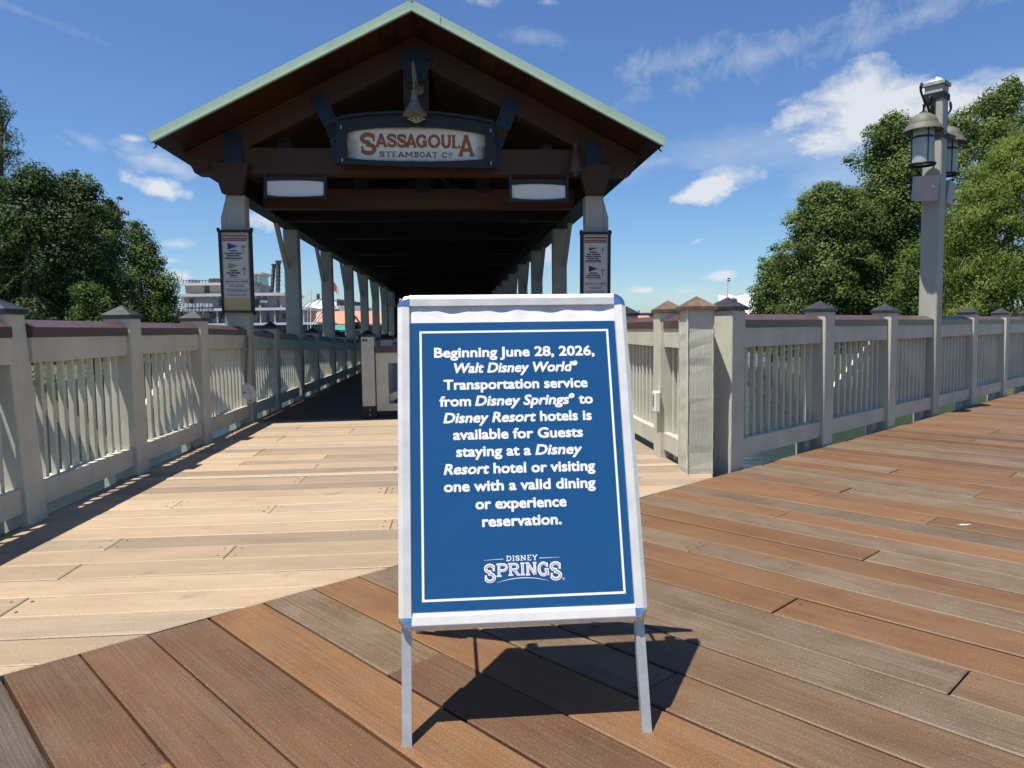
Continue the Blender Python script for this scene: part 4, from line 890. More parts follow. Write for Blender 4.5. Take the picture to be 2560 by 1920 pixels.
MB().box(x0, x1, 0.0, 0.13, 0.792, 0.87).obj('cap_rail', 'brown_cap', gt); MB().box(x0, x1, 0.032, 0.088, 0.0, 0.03).obj('sill', 'black_rubber', gt)
for i, xx in enumerate((x0, 0.42, 0.60, 0.78, 0.96, x1-.09)):
    w = .145 if i == 0 else (.09 if i == 5 else .055); MB().box(xx, xx+w, 0.032, 0.088, 0.1755, 0.6645).obj('gate_slat', 'paint_rail', gt)
MB().add([(x0+.1, .095, .18), (x0+.1, .095, .27), (x1, .095, .66), (x1, .095, .57), (x0+.1, .12, .18), (x0+.1, .12, .27), (x1, .12, .66), (x1, .12, .57)], [(0, 1, 2, 3), (7, 6, 5, 4), (0, 4, 5, 1), (1, 5, 6, 2), (2, 6, 7, 3), (3, 7, 4, 0)]).obj('diagonal_board', 'paint_rail', gt)
q_ = MB().chbox(1.30, 1.45, 0, 0.152, 0, 0.985, .006).obj('gate_post', 'paint_rough', gt); put('post_cap', cap_mesh(0.152, 'cap_dark', 0.055), q_, (1.375, 0.076, 0.985))
# dividing railing down the middle of the dock
dv = thing('queue_railing', 'low dark-capped railing dividing the shaded dock behind the gate', 'railing', (-0.92, 10.3, 0))
pmesh = MB().chbox(-.08, .08, -.08, .08, 0, .93, .006).mesh('post', 'paint_post'); pc = cap_mesh(.16, 'cap_dark', .06)
for i in range(7):
    q_ = put('post', pmesh, dv, (0, i*1.9, 0)); put('post_cap', pc, q_, (0, 0, .93))
    if i < 6:
        MB().box(-.05, .05, i*1.9+.08, i*1.9+1.82, .78, .86).obj('cap_rail', 'brown_cap', dv); MB().box(-.02, .02, i*1.9+.08, i*1.9+1.82, .66, .779).obj('top_board', 'paint_rail', dv)
        MB().box(-.02, .02, i*1.9+.08, i*1.9+1.82, .1, .2).obj('bottom_rail', 'paint_rail', dv)
        for j in range(9): MB().box(-.018, .018, i*1.9+.22+j*.18, i*1.9+.256+j*.18, .2005, .6595).obj('baluster', 'paint_baluster', dv)

# ================================================================== LAMP POST with two lanterns
lb = ro-NN*0.097+DD*7.53; AX = math.atan2(DD.y, DD.x)
lp = thing('lamp_post', 'tall square pale grey post standing in the right railing with a weathered pyramid cap', 'lamp post', (lb.x, lb.y, 0), AX)
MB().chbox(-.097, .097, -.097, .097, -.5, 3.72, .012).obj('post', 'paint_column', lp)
g = MB().box(-.115, .115, -.115, .115, 3.72, 3.755); g.add([(-.11, -.11, 3.755), (.11, -.11, 3.755), (.11, .11, 3.755), (-.11, .11, 3.755), (0, 0, 3.835)], [(0, 1, 4), (1, 2, 4), (2, 3, 4), (3, 0, 4)]); g.obj('post_cap', 'cap_verdigris', lp)
for zz in (3.60, 3.17): 
    b_ = MB().box(-.108, .108, -.108, .108, zz-.035, zz+.035).obj('clamp_band', 'black_steel', lp)
    for yy in (-.05, .05): MB().lathe([(0, .012), (.012, .01), (.014, 0)], seg=8).xf(Matrix.Translation((yy, -.108, zz)) @ Matrix.Rotation(R_(90), 4, 'X')).obj('bolt', 'black_steel', b_)
def spiral(cx_, cz, r0_, r1_, a0, a1, n_=14): return [(cx_+(r0_+(r1_-r0_)*i/n_)*math.cos(R_(a0+(a1-a0)*i/n_)), 0, cz+(r0_+(r1_-r0_)*i/n_)*math.sin(R_(a0+(a1-a0)*i/n_))) for i in range(n_+1)]
def lantern(s_, label):
    c2 = Vector((lb.x, lb.y))+DD*(s_*0.415)
    T = thing('lantern', label, 'lantern', (c2.x, c2.y, 3.325), AX+(math.pi if s_ > 0 else 0), 'lanterns on the lamp post'); T.scale = (.76, .76, .87)
    MB().lathe([(0, .07), (.018, .066), (.022, .05), (.05, .044), (.056, .024), (.10, .012), (.145, -.015), (.180, -.055), (.196, -.095), (.200, -.112), (.222, -.122), (.228, -.135), (.262, -.175), (.266, -.195), (.25, -.18), (.19, -.14), (.05, -.14), (0, -.14)], seg=36).obj('hood', 'lantern_olive', T, smooth=True)
    MB().lathe([(.148, -.15), (.148, -.60), (.143, -.60), (.143, -.15)], seg=28).obj('glass', 'lantern_glass', T, smooth=True)
    MB().lathe([(.02, -.14), (.03, -.24), (.028, -.33), (0, -.35)], seg=12).obj('bulb', 'white_plastic', T, smooth=True)
    for zz, r_ in ((-.16, .16), (-.275, .156)): MB().lathe([(r_-.01, zz+.012), (r_, zz+.012), (r_, zz-.012), (r_-.01, zz-.012), (r_-.01, zz+.012)], seg=28).obj('hoop', 'black_steel', T)
    MB().lathe([(.14, -.59), (.18, -.595), (.185, -.605), (.18, -.618), (.14, -.62), (.14, -.59)], seg=28).obj('base_ring', 'black_steel', T, smooth=True)
    for q in range(4):
        a_ = R_(45+90*q); MB().tube([(.155*math.cos(a_), .155*math.sin(a_), -.15), (.155*math.cos(a_), .155*math.sin(a_), -.61)], .0075, 6).obj('glass_bar', 'black_steel', T)
    # scrolled arm: x runs from the lantern (0) to the post face (.42)
    B = MB(); B.tube([(0, 0, .07), (0, 0, .11)]+[(x_, 0, z_) for x_, _, z_ in spiral(.035, .15, .045, .016, 200, 520)], .013, 8)
    B.tube([(-.11, 0, .36), (-.15, 0, .33), (-.13, 0, .27), (-.02, 0, .21), (.07, 0, .19), (.15, 0, .17), (.24, 0, .10), (.30, 0, -.02), (.33, 0, -.12), (.40, 0, -.16)], [.016, .018, .016, .016, .016, .018, .018, .018, .016, .016], 8)
    B.tube(spiral(-.105, .355, .012, .034, -20, 300), .014, 8); B.tube(spiral(.30, .24, .07, .025, 250, -110), .016, 8); B.tube(spiral(.36, -.19, .05, .018, 180, -160), .016, 8)
    B.box(.375, .418, -.03, .03, -.25, .28); B.obj('scroll_arm', 'black_steel', T, smooth=True)
lantern(-1, 'nearer glass lantern with olive hood, left of the lamp post')
lantern(1, 'farther glass lantern with olive hood, half hidden behind the lamp post')
def speaker(off, rz, label):
    c2 = Vector((lb.x, lb.y))+DD*off[0]+NN*off[1]
    T = thing('outdoor_speaker', label, 'speaker', (c2.x, c2.y, 2.57), AX+rz, 'speakers on the lamp post')
    MB().prism([(-.13, -.0), (.13, -.0), (.10, .17), (-.10, .17)], -.13, .13, lambda p, q, t_: (p, -q, t_)).xf(Matrix.Rotation(R_(14), 4, 'X')).obj('cabinet', 'speaker_grey', T)
    MB().box(.035, .06, -.172, -.170, .01, .035).xf(Matrix.Rotation(R_(14), 4, 'X')).obj('badge', 'white_plastic', T)
    MB().box(-.03, .03, -.01, .05, -.05, .05).obj('bracket', 'speaker_grey', T)
speaker((-.26, -.01), R_(-62), 'boxy grey outdoor speaker tilted down on the near side of the lamp post')
speaker((.19, -.02), R_(75), 'boxy grey outdoor speaker peeping out from behind the lamp post')

# ================================================================== A-FRAME NOTICE
TI = 0.292291; W_, TOP, BOT = 0.656, 1.2022, 0.2898
af = thing('notice_board', 'silver A-frame sidewalk notice with a blue poster in white bold lettering', 'sign', (0.1735, 1.7682, 0), 0.0035)
ML = Matrix(((1, 0, 0, 0), (0, math.sin(TI), -math.cos(TI), 0), (0, math.cos(TI), math.sin(TI), 0), (0, 0, 0, 1)))   # x right, y up the panel, z towards the reader
def ap(mb, name, mat, parent=af, **k): return mb.obj(name, mat, parent, matrix=ML if parent is af else None, **k)
RAD = 0.034; X0, X1 = -0.3285, 0.3285; YC0, YC1 = 0.322, 1.168
prof = [(0, -.020), (0, -.005), (.0105, .0), (.0125, .0004), (.0325, -.0022), (.0335, -.0045), (.0335, -.011), (.030, -.020)]      # (inwards, z)
def rail(side):
    g = MB(); n_ = len(prof)
    if side in 'LR':
        sx_ = 1 if side == 'L' else -1; xb = X0 if side == 'L' else X1
        v = [(xb+sx_*a_, YC0, z_) for a_, z_ in prof]+[(xb+sx_*a_, YC1, z_) for a_, z_ in prof]
    else:
        sy_ = -1 if side == 'T' else 1; yb = TOP if side == 'T' else BOT
        v = [(X0+RAD, yb+sy_*a_, z_) for a_, z_ in prof]+[(X1-RAD, yb+sy_*a_, z_) for a_, z_ in prof]
    g.add(v, [tuple(range(n_)), tuple(reversed(range(n_, 2*n_)))]+[(i, (i+1) % n_, n_+(i+1) % n_, n_+i) for i in range(n_)]); return g
for s_ in 'LRTB': ap(rail(s_), 'snap_rail', 'aluminium')
def corner(cx_, cy_, a0):
    pr = [(RAD, -.021), (RAD, -.006), (RAD-.003, -.002), (RAD-.010, .0008), (RAD-.0115, .0008), (0.0005, -.0014), (0.0005, -.021)]; g = MB(); n_ = len(pr); K = 12; v = []
    for i in range(K+1):
        a_ = R_(a0+90*i/K); v += [(cx_+r_*math.cos(a_), cy_+r_*math.sin(a_), z_) for r_, z_ in pr]
    fs = [tuple(range(n_)), tuple(range(K*n_, K*n_+n_))]+[(i*n_+j, i*n_+(j+1) % n_, (i+1)*n_+(j+1) % n_, (i+1)*n_+j) for i in range(K) for j in range(n_)]
    return g.add(v, fs)
for (cx_, cy_, a0) in ((X0+RAD, YC1, 90), (X1-RAD, YC1, 0), (X0+RAD, YC0, 180), (X1-RAD, YC0, 270)): ap(corner(cx_, cy_, a0), 'corner_piece', 'chrome')
ap(MB().box(X0+.004, X1-.004, BOT+.004, TOP-.004, -.026, -.0205), 'back_panel', 'leg_metal')
# paper with its rippled top edge, blue field, rule and words
NXp, NYp = 120, 90; xs = np.linspace(-.2965, .2965, NXp); ys = np.concatenate([np.linspace(.318, .332, 10), np.linspace(.336, 1.118, 50), np.linspace(1.1215, 1.176, NYp-60)])
v = []
for yy in ys:
    top = max(0, (yy-1.122)/.05); bo_ = max(0, (.334-yy)/.016)
    for xx in xs: v.append((xx, yy, -.0108+.0022*top*(math.sin(xx*46)+.6*math.sin(xx*87+1)+.5*math.sin(xx*23+2))+.0012*bo_*math.sin(xx*17+1)))
fs = [(j*NXp+i, j*NXp+i+1, (j+1)*NXp+i+1, (j+1)*NXp+i) for j in range(NYp-1) for i in range(NXp-1)]
ap(MB().add(v, fs), 'paper_sheet', 'paper_white', smooth=True)
po = ap(MB().add([(-.2925, .3335, -.0098), (.2955, .3328, -.0098), (.2943, 1.1214, -.0098), (-.2925, 1.1212, -.0098)], [(0, 1, 2, 3)]), 'poster', 'poster_blue')
BZ = -.0095
def rect(a_, b_, c_, d_): return (np.array([(a_, c_, 0), (b_, c_, 0), (b_, d_, 0), (a_, d_, 0)]), [(0, 1, 2, 3)])
xl, xr, yb_, yt_ = -.2678, .2740, .3588, 1.0965; bwid = .0062
v, f = join_np([rect(xl, xr, yt_-bwid, yt_), rect(xl, xr, yb_, yb_+bwid), rect(xl, xl+bwid, yb_+bwid, yt_-bwid), rect(xr-bwid, xr, yb_+bwid, yt_-bwid)])
v[:, 2] += BZ; put('border_rule', np_mesh('border_rule', v, f, 'poster_letter'), po)
I = 0.2; CAPH = 0.0297
LN = [([('Beginning June 28, 2026,', 0, 1, 0)], -.2274, .2300, 1.0182), ([('Walt Disney World', I, 1, 0), ('®', I, .42, .62)], -.1724, .1789, .9726),
      ([('Transportation service', 0, 1, 0)], -.2024, .2045, .9250), ([('from', 0, 1, 0), (' ',)+(0,)*3, ('Disney Springs', I, 1, 0), ('®', I, .42, .62), (' ',)+(0,)*3, ('to', 0, 1, 0)], -.2143, .2169, .8779),
      ([('Disney Resort', I, 1, 0), (' ',)+(0,)*3, ('hotels is', 0, 1, 0)], -.2045, .2107, .8308), ([('available for Guests', 0, 1, 0)], -.1786, .1833, .7839),
      ([('staying at a', 0, 1, 0), (' ',)+(0,)*3, ('Disney', I, 1, 0)], -.1711, .1785, .7367), ([('Resort', I, 1, 0), (' ',)+(0,)*3, ('hotel or visiting', 0, 1, 0)], -.2060, .2118, .6890),
      ([('one with a valid dining', 0, 1, 0)], -.2061, .2100, .6422), ([('or experience', 0, 1, 0)], -.1220, .1267, .5936), ([('reservation.', 0, 1, 0)], -.1051, .1110, .5464)]
for runs, a_, b_, base in LN:
    v, f = line_np(runs, a_, b_, base, CAPH, 0.0014); v[:, 2] += BZ; put('lettering', np_mesh('lettering', v, f, 'poster_letter'), po)
ps = []
DI = [('D', -.0439, -.0280), ('I', -.0262, -.0205), ('S', -.0185, -.0085), ('N', -.0065, .0085), ('E', .0108, .0205), ('Y', .0255, .0400)]
DI = [('D', -.0439, -.0305), ('I', -.0288, -.0230), ('S', -.0213, -.0110), ('N', -.0095, .0050), ('E', .0070, .0175), ('Y', .0190, .0325)]
sc2 = (.0408+.0439)/(.0325+.0439)
for c_, a_, b_ in DI: ps.append(glyph_np(c_, -.0439+(a_+.0439)*sc2, -.0439+(b_+.0439)*sc2, .4550, .4690, .17, .11, .00004))
ps.append((np.array([(-.1033, .4592, 0), (-.0513, .4603, 0), (-.0513, .4617, 0), (-.1033, .4597, 0)]), [(0, 1, 2, 3)])); ps.append((np.array([(.046, .4592, 0), (.1003, .4600, 0), (.1003, .4605, 0), (.046, .4608, 0)]), [(0, 1, 2, 3)]))
for c_, a_, b_, y0, y1 in (('S', -.1030, -.0735, .4005, .4505), ('P', -.0714, -.0404, .4155, .4494), ('R', -.0399, -.0070, .4170, .4492), ('I', -.0072, .0057, .4170, .4496), ('N', .0070, .0385, .4162, .4499), ('G', .0397, .0712, .4125, .4500), ('S', .0725, .1035, .4003, .4500)):
    ps.append(glyph_np(c_, a_, b_, y0, y1, .21, .12, .00004))
ar = [(-.0702+.1382*i/16, .4007+.0108*(1-((i-8)/8)**2)) for i in range(17)]; ar2 = [(x_, y_-.0016*(1-((i-8)/8)**2)-.0003) for i, (x_, y_) in enumerate(ar)]
ps.append((np.array([(x_, y_, 0) for x_, y_ in ar+ar2]), [(i, 17+i, 18+i, i+1) for i in range(16)]))
ps.append((lambda vf: vf)(line_np([('®', 0, 1, 0)], .1052, .1115, .4008, .0062, 0)))
v, f = join_np(ps); v[:, 2] += BZ; put('lettering', np_mesh('lettering', v, f, 'poster_letter'), po)
# inline of the big word
ps = []
for c_, a_, b_, y0, y1 in (('S', -.1030, -.0735, .4005, .4505), ('P', -.0714, -.0404, .4155, .4494), ('R', -.0399, -.0070, .4170, .4492), ('I', -.0072, .0057, .4170, .4496), ('N', .0070, .0385, .4162, .4499), ('G', .0397, .0712, .4125, .4500), ('S', .0725, .1035, .4003, .4500)):
    w, st, hb, vb = GL[c_]; vs_, fs_ = [], []; sx_, sy_ = (b_-a_)/w, y1-y0
    for s_ in st: ribbon(vs_, fs_, s_, .028*sy_, lambda p, q: (a_+p*sx_, y0+q*sy_), .0006)
    ps.append((np.array(vs_), fs_))
v, f = join_np(ps); v[:, 2] += BZ+.0004; put('lettering_inline', np_mesh('lettering_inline', v, f, 'ink_grey'), po)
for sx_ in (-1, 1):
    ap(MB().chbox(-.0125, .0125, 0.0, 1.0, 0, 1, .002).add([], []), 'tmp', 'leg_metal') if False else None
    xa = (X0+.0065) if sx_ < 0 else (X1-.0315)
    xa = -.3225 if sx_ < 0 else .2975
    lg = MB().box(xa, xa+.025, .004, .60, -.0455, -.0265); ap(lg, 'leg', 'leg_metal')
    ap(MB().box(xa-.0008, xa+.0258, .0, .006, -.0465, -.0255), 'foot_pad', 'black_rubber')
# rear frame leaning the other way, with its legs, hinges and stays
TR_ = 0.2786; yb0 = .70
HZ = TOP*math.cos(TI); HY = TOP*math.sin(TI)
MR = Matrix(((1, 0, 0, 0), (0, -math.sin(TR_), math.cos(TR_), HY+.078+1.178*math.sin(TR_)), (0, math.cos(TR_), math.sin(TR_), 0), (0, 0, 0, 1)))
rf = put('rear_frame', MB().box(X0+.03, X1-.03, .30, 1.142, .002, .018).mesh('rear_frame', 'white_panel'), af, matrix=MR)
for (a_, b_, c_, d_) in ((X0, X0+.032, .275, 1.178), (X1-.032, X1, .275, 1.178)): MB().box(a_, b_, c_, d_, 0, .021).obj('rear_rail', 'aluminium', rf)
for (c_, d_) in ((1.1425, 1.178), (.265, .2995)): MB().box(X0+.0325, X1-.0325, c_, d_, 0.0005, .0205).obj('rear_rail', 'aluminium', rf)
for xa in (-.322, .297): MB().box(xa, xa+.025, .004, .6, -.021, -.002).obj('rear_leg', 'leg_metal', rf)
for xa in (-.25, .22): ap(MB().box(xa, xa+.03, TOP-.03, TOP+.004, -.055, -.0265), 'hinge', 'black_steel')
for sx_ in (-1, 1):
    a_ = Vector((sx_*.30, (.70)*math.sin(TI)+.03, .70*math.cos(TI))); b_ = Vector((sx_*.30, HY+.078+(1.178-.70)*math.sin(TR_)-.01, .70*math.cos(TR_)))
    MB().tube([a_, b_], .006, 6).obj('stay', 'black_steel', af)

# ================================================================== FAR BUILDINGS
def far_box(parent, name, mat, D, x0, x1, y0, y1, depth=4.0, c=None, kind=None):
    """a block whose front face spans the given outline at distance D"""
    a_ = atD((x0+x1)/2, y1, D); b_ = atD((x0+x1)/2, y0, D); l_ = atD(x0, (y0+y1)/2, D); r_ = atD(x1, (y0+y1)/2, D)
    u = (r_-l_); u.z = 0; w = u.length/2; u.normalize(); nv = Vector((-u.y, u.x, 0)); m_ = (l_+r_)/2
    o = MB().box(-w, w, 0, depth, a_.z, b_.z); M4 = Matrix(((u.x, nv.x, 0, m_.x), (u.y, nv.y, 0, m_.y), (0, 0, 1, 0), (0, 0, 0, 1))); o.xf(M4)
    if parent: local(o, parent.location)
    return o.obj(name, mat, parent, kind=kind)
DB = 92.0
def base(px, D): p = atD(px, 825, D); return (p.x, p.y, WZ)
sb = thing('riverboat_restaurant', 'white and slate paddle steamer restaurant with two black stacks, across the water on the left', 'boat', base(600, DB))
B_ = lambda n, m_, x0, x1, y0, y1, D=DB, dep=5.0: far_box(sb, n, m_, D, x0, x1, y0, y1, dep)
B_('hull', 'boat_blue', 425, 790, 846, 866, DB, 9); B_('lower_wall', 'boat_blue', 440, 770, 814, 846, DB+.6, 8); B_('lower_deck', 'boat_white', 425, 795, 807.5, 813.5, DB-.6, 10)
B_('middle_wall', 'boat_grey', 440, 748, 777, 807, DB+.6, 8); B_('middle_deck', 'boat_white', 425, 766, 770, 776.5, DB-.6, 10)
B_('upper_wall', 'boat_grey', 452, 700, 741, 769.5, DB+.8, 7); B_('upper_deck', 'boat_white', 448, 710, 733, 740, DB-.3, 9)
B_('top_wall', 'boat_beige', 463, 560, 713.5, 732.5, DB+1.5, 6); B_('top_roof', 'boat_white', 452, 566, 707, 713, DB+.6, 7.5)
B_('roof_unit', 'stack_grey', 522, 545, 696, 706.5, DB+3, 2); B_('roof_unit', 'boat_grey', 470, 484, 699, 706.5, DB+3, 2)
B_('awning_slab', 'boat_grey', 560, 640, 776.6, 779, DB-.6, 10)
for x in range(457, 560, 8): B_('roof_post', 'stack_grey', x, x+1.2, 701, 707, DB+.7, .1)
B_('roof_rail', 'stack_grey', 457, 560, 700.2, 701.6, DB+.7, .1)
for (x0, x1, y0, y1) in ((473, 479, 748, 760), (547, 552, 749, 765), (525, 536, 783, 796), (550, 561, 783, 796), (650, 668, 751, 757), (666, 672, 788, 802), (706, 721, 785, 797), (636, 643, 749, 765), (694, 699, 749, 765), (511, 520, 714, 732), (480, 492, 820, 832), (705, 712, 824, 832), (716, 723, 824, 832), (600, 612, 784, 797), (575, 586, 784, 797)):
    f_ = B_('window', 'boat_white' if y1-y0 < 8 else 'dark_glass', x0, x1, y0, y1, DB+(.35 if y0 > 741 else 1.2), .35)
for x in range(452, 745, 24): B_('wall_batten', 'boat_white' if x % 48 == 4 else 'boat_blue', x, x+1.3, 778, 806, DB+.4, .2)
for x in range(470, 760, 36): B_('deck_post', 'boat_white', x, x+1.6, 777, 807, DB-.4, .2)
for x in range(462, 700, 16): B_('deck_lamp', 'letter_white', x, x+1.5, 741, 744, DB-.2, .1)
for x in (647, 700, 717, 622): B_('planter', 'boat_beige', x, x+5, 762, 769.5, DB+.1, .6)
# pilot house
B_('pilot_roof', 'boat_white', 620, 653, 680.5, 684.5, DB+1.5, 6); B_('pilot_glass', 'pale_glass', 627, 646, 685, 710, DB+2.5, 4); B_('pilot_base', 'boat_grey', 624, 648, 710.5, 733, DB+2.3, 5)
for x in (627, 636, 645): B_('pilot_post', 'boat_white', x, x+1.6, 685, 710, DB+2.4, .1)
# stacks
for (px, r_, y0, y1) in ((696, .29, 652, 768), (685, .24, 660, 768)):
    D = DB+3+(.8 if px < 690 else 0); a_ = atD(px-8 if px < 690 else px-2, y1, D); b_ = atD(px, y0, D); dz = b_.z-a_.z; org = Vector(sb.location)
    MB().tube([a_-org, a_-org+(b_-a_)*.93], r_, 12).obj('smokestack', 'stack_grey', sb, smooth=True)
    MB().lathe([(r_, -dz*.08), (r_*1.35, -dz*.02), (r_*1.75, 0), (r_*1.5, 0), (r_, -.3)], tuple(b_-org), 14).obj('stack_crown', 'stack_grey', sb, smooth=True)
    for i in range(9):
        p = a_-org+(b_-a_)*(.12+.09*i); MB().lathe([(r_+.05, -.04), (r_+.05, .04)], tuple(p), 12).obj('stack_band', 'black_steel', sb)
# davit and rigging
for (p, q) in (((636, 730), (652, 706)), ((652, 706), (655, 733)), ((660, 690), (672, 740)), ((696, 690), (722, 735)), ((745, 640), (738, 735)), ((652, 706), (676, 738))):
    a_, b_ = atD(*p, DB+2)-Vector(sb.location), atD(*q, DB+2)-Vector(sb.location); MB().tube([a_, b_], .07 if q[0] < 653 else .02, 5).obj('rigging', 'stack_grey', sb)
# name lettering on the upper wall
a_ = atD(448, 768.5, DB); b_ = atD(537, 768.5, DB); u = (b_-a_); L_ = u.length; hgt = atD(490, 759, DB).z-atD(490, 768.5, DB).z; u.normalize(); x = 0
lets = 'PADDLEFISH'; wd = [1, 1.1, 1.08, 1.08, .85, .9, .85, .4, .95, 1.05]; tot = sum(wd)+.3*9; kx = L_/tot; org = Vector(sb.location)
for ch_, w in zip(lets, wd):
    v, f = line_np([(ch_, 0, 1, 0)], 0, w*kx, 0, hgt, .05, .004); pts = [a_+u*(x+p[0])+Vector((0, 0, p[1]))-u.cross(Vector((0, 0, 1)))*0-Vector((-u.y, u.x, 0))*(.7+p[2])-org for p in v]
    v2 = np.array([tuple(p) for p in pts]); put('letter', np_mesh('letter', v2, f, 'letter_white'), sb); x += (w+.3)*kx
# domed hall
dm = thing('domed_hall', 'pale metal domed building with dark lattice ring seen between the dock columns', 'building', base(830, 120))
c = atD(812, 790, 124); org = Vector(dm.location); R0 = 60/F_PX*124; hh = 42/F_PX*124
pr = [(R0*math.cos(R_(a_)), hh*math.sin(R_(a_))) for a_ in range(0, 91, 9)]
MB().lathe(pr, tuple(c-org), 40).obj('dome', 'dome_metal', dm, smooth=True)
for i in range(14):
    a_ = 2*math.pi*i/14; MB().tube([(c.x-org.x+(r_+.05)*math.cos(a_), c.y-org.y+(r_+.05)*math.sin(a_), c.z-org.z+z_) for r_, z_ in pr[:-1]], .09, 5).obj('dome_rib', 'stack_grey', dm)
for i in range(3):
    p = c-org+Vector(((i-1)*1.0, 0, hh)); MB().tube([p, p+Vector((0, 0, .9))], .28, 8).obj('roof_vent', 'stack_grey', dm)
far_box(dm, 'ring_band', 'dome_metal', 118, 845, 905, 767, 779, 8); far_box(dm, 'hall_wall', 'boat_grey', 119, 760, 905, 779, 842, 10); far_box(dm, 'hall_ledge', 'stack_grey', 117.5, 765, 845, 774, 779, 3)
for i in range(15):
    x0 = 843+i*4.2; y0 = 748+i*.6; a_, b_, d_ = atD(x0, y0, 118)-org, atD(x0+4.2, y0+.6, 118)-org, atD(x0, 766, 118)-org; e_ = atD(x0+4.2, 766, 118)-org
    g = MB().tube([a_, b_], .12, 4).tube([a_, d_], .07, 4).tube([a_, e_], .07, 4).tube([b_, d_], .06, 4); g.obj('lattice', 'stack_grey', dm)
# orange roofed quay building
oq = thing('quay_building', 'low building with orange roof and green awnings beside the domed hall', 'building', base(830, 104)); org = Vector(oq.location)
def slope(parent, name, mat, D0, D1, pts0, pts1, th=.25):
    org_ = Vector(parent.location); a_ = [atD(*p, D0)-org_ for p in pts0]; b_ = [atD(*p, D1)-org_ for p in pts1]; dn = Vector((0, 0, -th))
    v = [a_[0], a_[1], b_[1], b_[0]]+[a_[0]+dn, a_[1]+dn, b_[1]+dn, b_[0]+dn]
    return MB().add([tuple(p) for p in v], [(0, 1, 2, 3), (7, 6, 5, 4), (0, 4, 5, 1), (1, 5, 6, 2), (2, 6, 7, 3), (3, 7, 4, 0)]).obj(name, mat, parent)
slope(oq, 'roof', 'orange_tile', 104, 114, [(772, 809), (985, 809)], [(795, 778), (965, 778)])
far_box(oq, 'wall', 'tan_wall', 106, 775, 982, 809, 852, 9)
slope(oq, 'awning', 'green_awning', 101.5, 104.5, [(786, 825), (868, 825)], [(796, 811), (862, 811)])
slope(oq, 'gable_roof', 'stack_grey', 103, 105, [(872, 812), (889, 788)], [(872, 812.5), (889, 788.5)], .5); slope(oq, 'gable_roof', 'stack_grey', 103, 105, [(889, 788), (906, 812)], [(889, 788.5), (906, 812.5)], .5)
far_box(oq, 'gable_wall', 'tan_wall', 104.4, 876, 902, 806, 845, 2)
for x in range(780, 975, 13): far_box(oq, 'window', 'dark_glass', 105.7, x, x+8, 829, 844, .5)
far_box(oq, 'window', 'dark_glass', 104.2, 884, 894, 812, 822, .3); far_box(oq, 'balcony', 'boat_white', 103.5, 874, 904, 824, 827, 1)
# flag on its pole
fp = thing('flagpole', 'tall pole with a drooping red and white striped flag between the left columns', 'flagpole', base(832, 98)); org = Vector(fp.location)
a_, b_ = atD(833, 845, 98)-org, atD(833, 694, 98)-org; MB().tube([a_, b_], .05, 6).obj('pole', 'boat_white', fp)
for i in range(7):
    p = [atD(834+i*1.6+sh, y_+i*1.8, 98+.15*math.sin(i*2))-org for sh, y_ in ((0, 704), (1.7, 706), (3.2, 728), (1.2, 727))]; q = [x_+Vector((0, .02, 0)) for x_ in p]
    MB().add([tuple(x_) for x_ in p+q], [(0, 1, 2, 3), (7, 6, 5, 4), (0, 4, 5, 1), (1, 5, 6, 2), (2, 6, 7, 3), (3, 7, 4, 0)]).obj('flag_stripe', 'flag_red' if i % 2 == 0 else 'letter_white', fp)
# white mast with slanted struts
ms = thing('white_mast', 'slim white mast with two slanted white struts in front of the orange roof', 'mast', base(777, 84)); org = Vector(ms.location)
for (p, q, r_) in (((777, 848), (777, 724), .06), ((781, 812), (812, 768), .09), ((787, 812), (815, 777), .07), ((777, 724), (793, 737), .02), ((769, 729), (770, 835), .03), ((777, 724), (744, 778), .015)):
    MB().tube([atD(*p, 84)-org, atD(*q, 84)-org], r_, 6).obj('pole', 'boat_white', ms)
# tents on the right
tt = thing('white_tent', 'bright white peaked tent roof behind the corner posts', 'tent', base(1840, 88)); org = Vector(tt.location)
for (x0, xm, x1, yt, yb2) in ((1796, 1812, 1830, 736, 752), (1826, 1848, 1872, 737, 752)):
    pass
prof_t = [(1797, 737), (1815, 741), (1822, 735), (1840, 741), (1855, 738), (1885, 733), (1925, 740)]
for i in range(len(prof_t)-1):
    slope(tt, 'canopy', 'tent_white', 88, 91, [(prof_t[i][0], 802), (prof_t[i+1][0], 802)], [prof_t[i], prof_t[i+1]], .2)
far_box(tt, 'tent_wall', 'tent_white', 91.5, 1800, 1925, 760, 832, 5)
tm = thing('banner_mast', 'white lattice mast with two small dark pennants rising behind the tent', 'mast', base(1819, 86)); org = Vector(tm.location)
for dx in (-1.6, 1.6): MB().tube([atD(1818+dx, 800, 86)-org, atD(1819.5+dx*.4, 696, 86)-org], .05, 5).obj('pole', 'boat_white', tm)
for i in range(12):
    y_ = 704+i*8; s_ = 1 if i % 2 else -1; MB().tube([atD(1819-1.3*s_, y_, 86)-org, atD(1819+1.3*s_, y_+8, 86)-org], .04, 4).obj('lattice', 'boat_white', tm)
for y_ in (695, 700.5): far_box(tm, 'pennant', 'ink_dark', 85.8, 1819, 1826, y_, y_+3, .05)
cu = thing('cupola', 'small dark red cupola with pointed roof in front of the white tent', 'cupola', base(1836, 60)); org = Vector(cu.location)
far_box(cu, 'drum', 'rust_red', 60, 1831, 1843, 748, 835, .5)
p = atD(1837, 742, 60)-org; MB().lathe([(0, 0), (.34, -.24), (0, -.24)], (p.x, p.y+.2, p.z), 4).obj('roof', 'rust_red', cu)
rr_ = thing('red_roofed_house', 'low red tiled roofs far behind the right dock railing', 'building', base(1612, 130)); org = Vector(rr_.location)
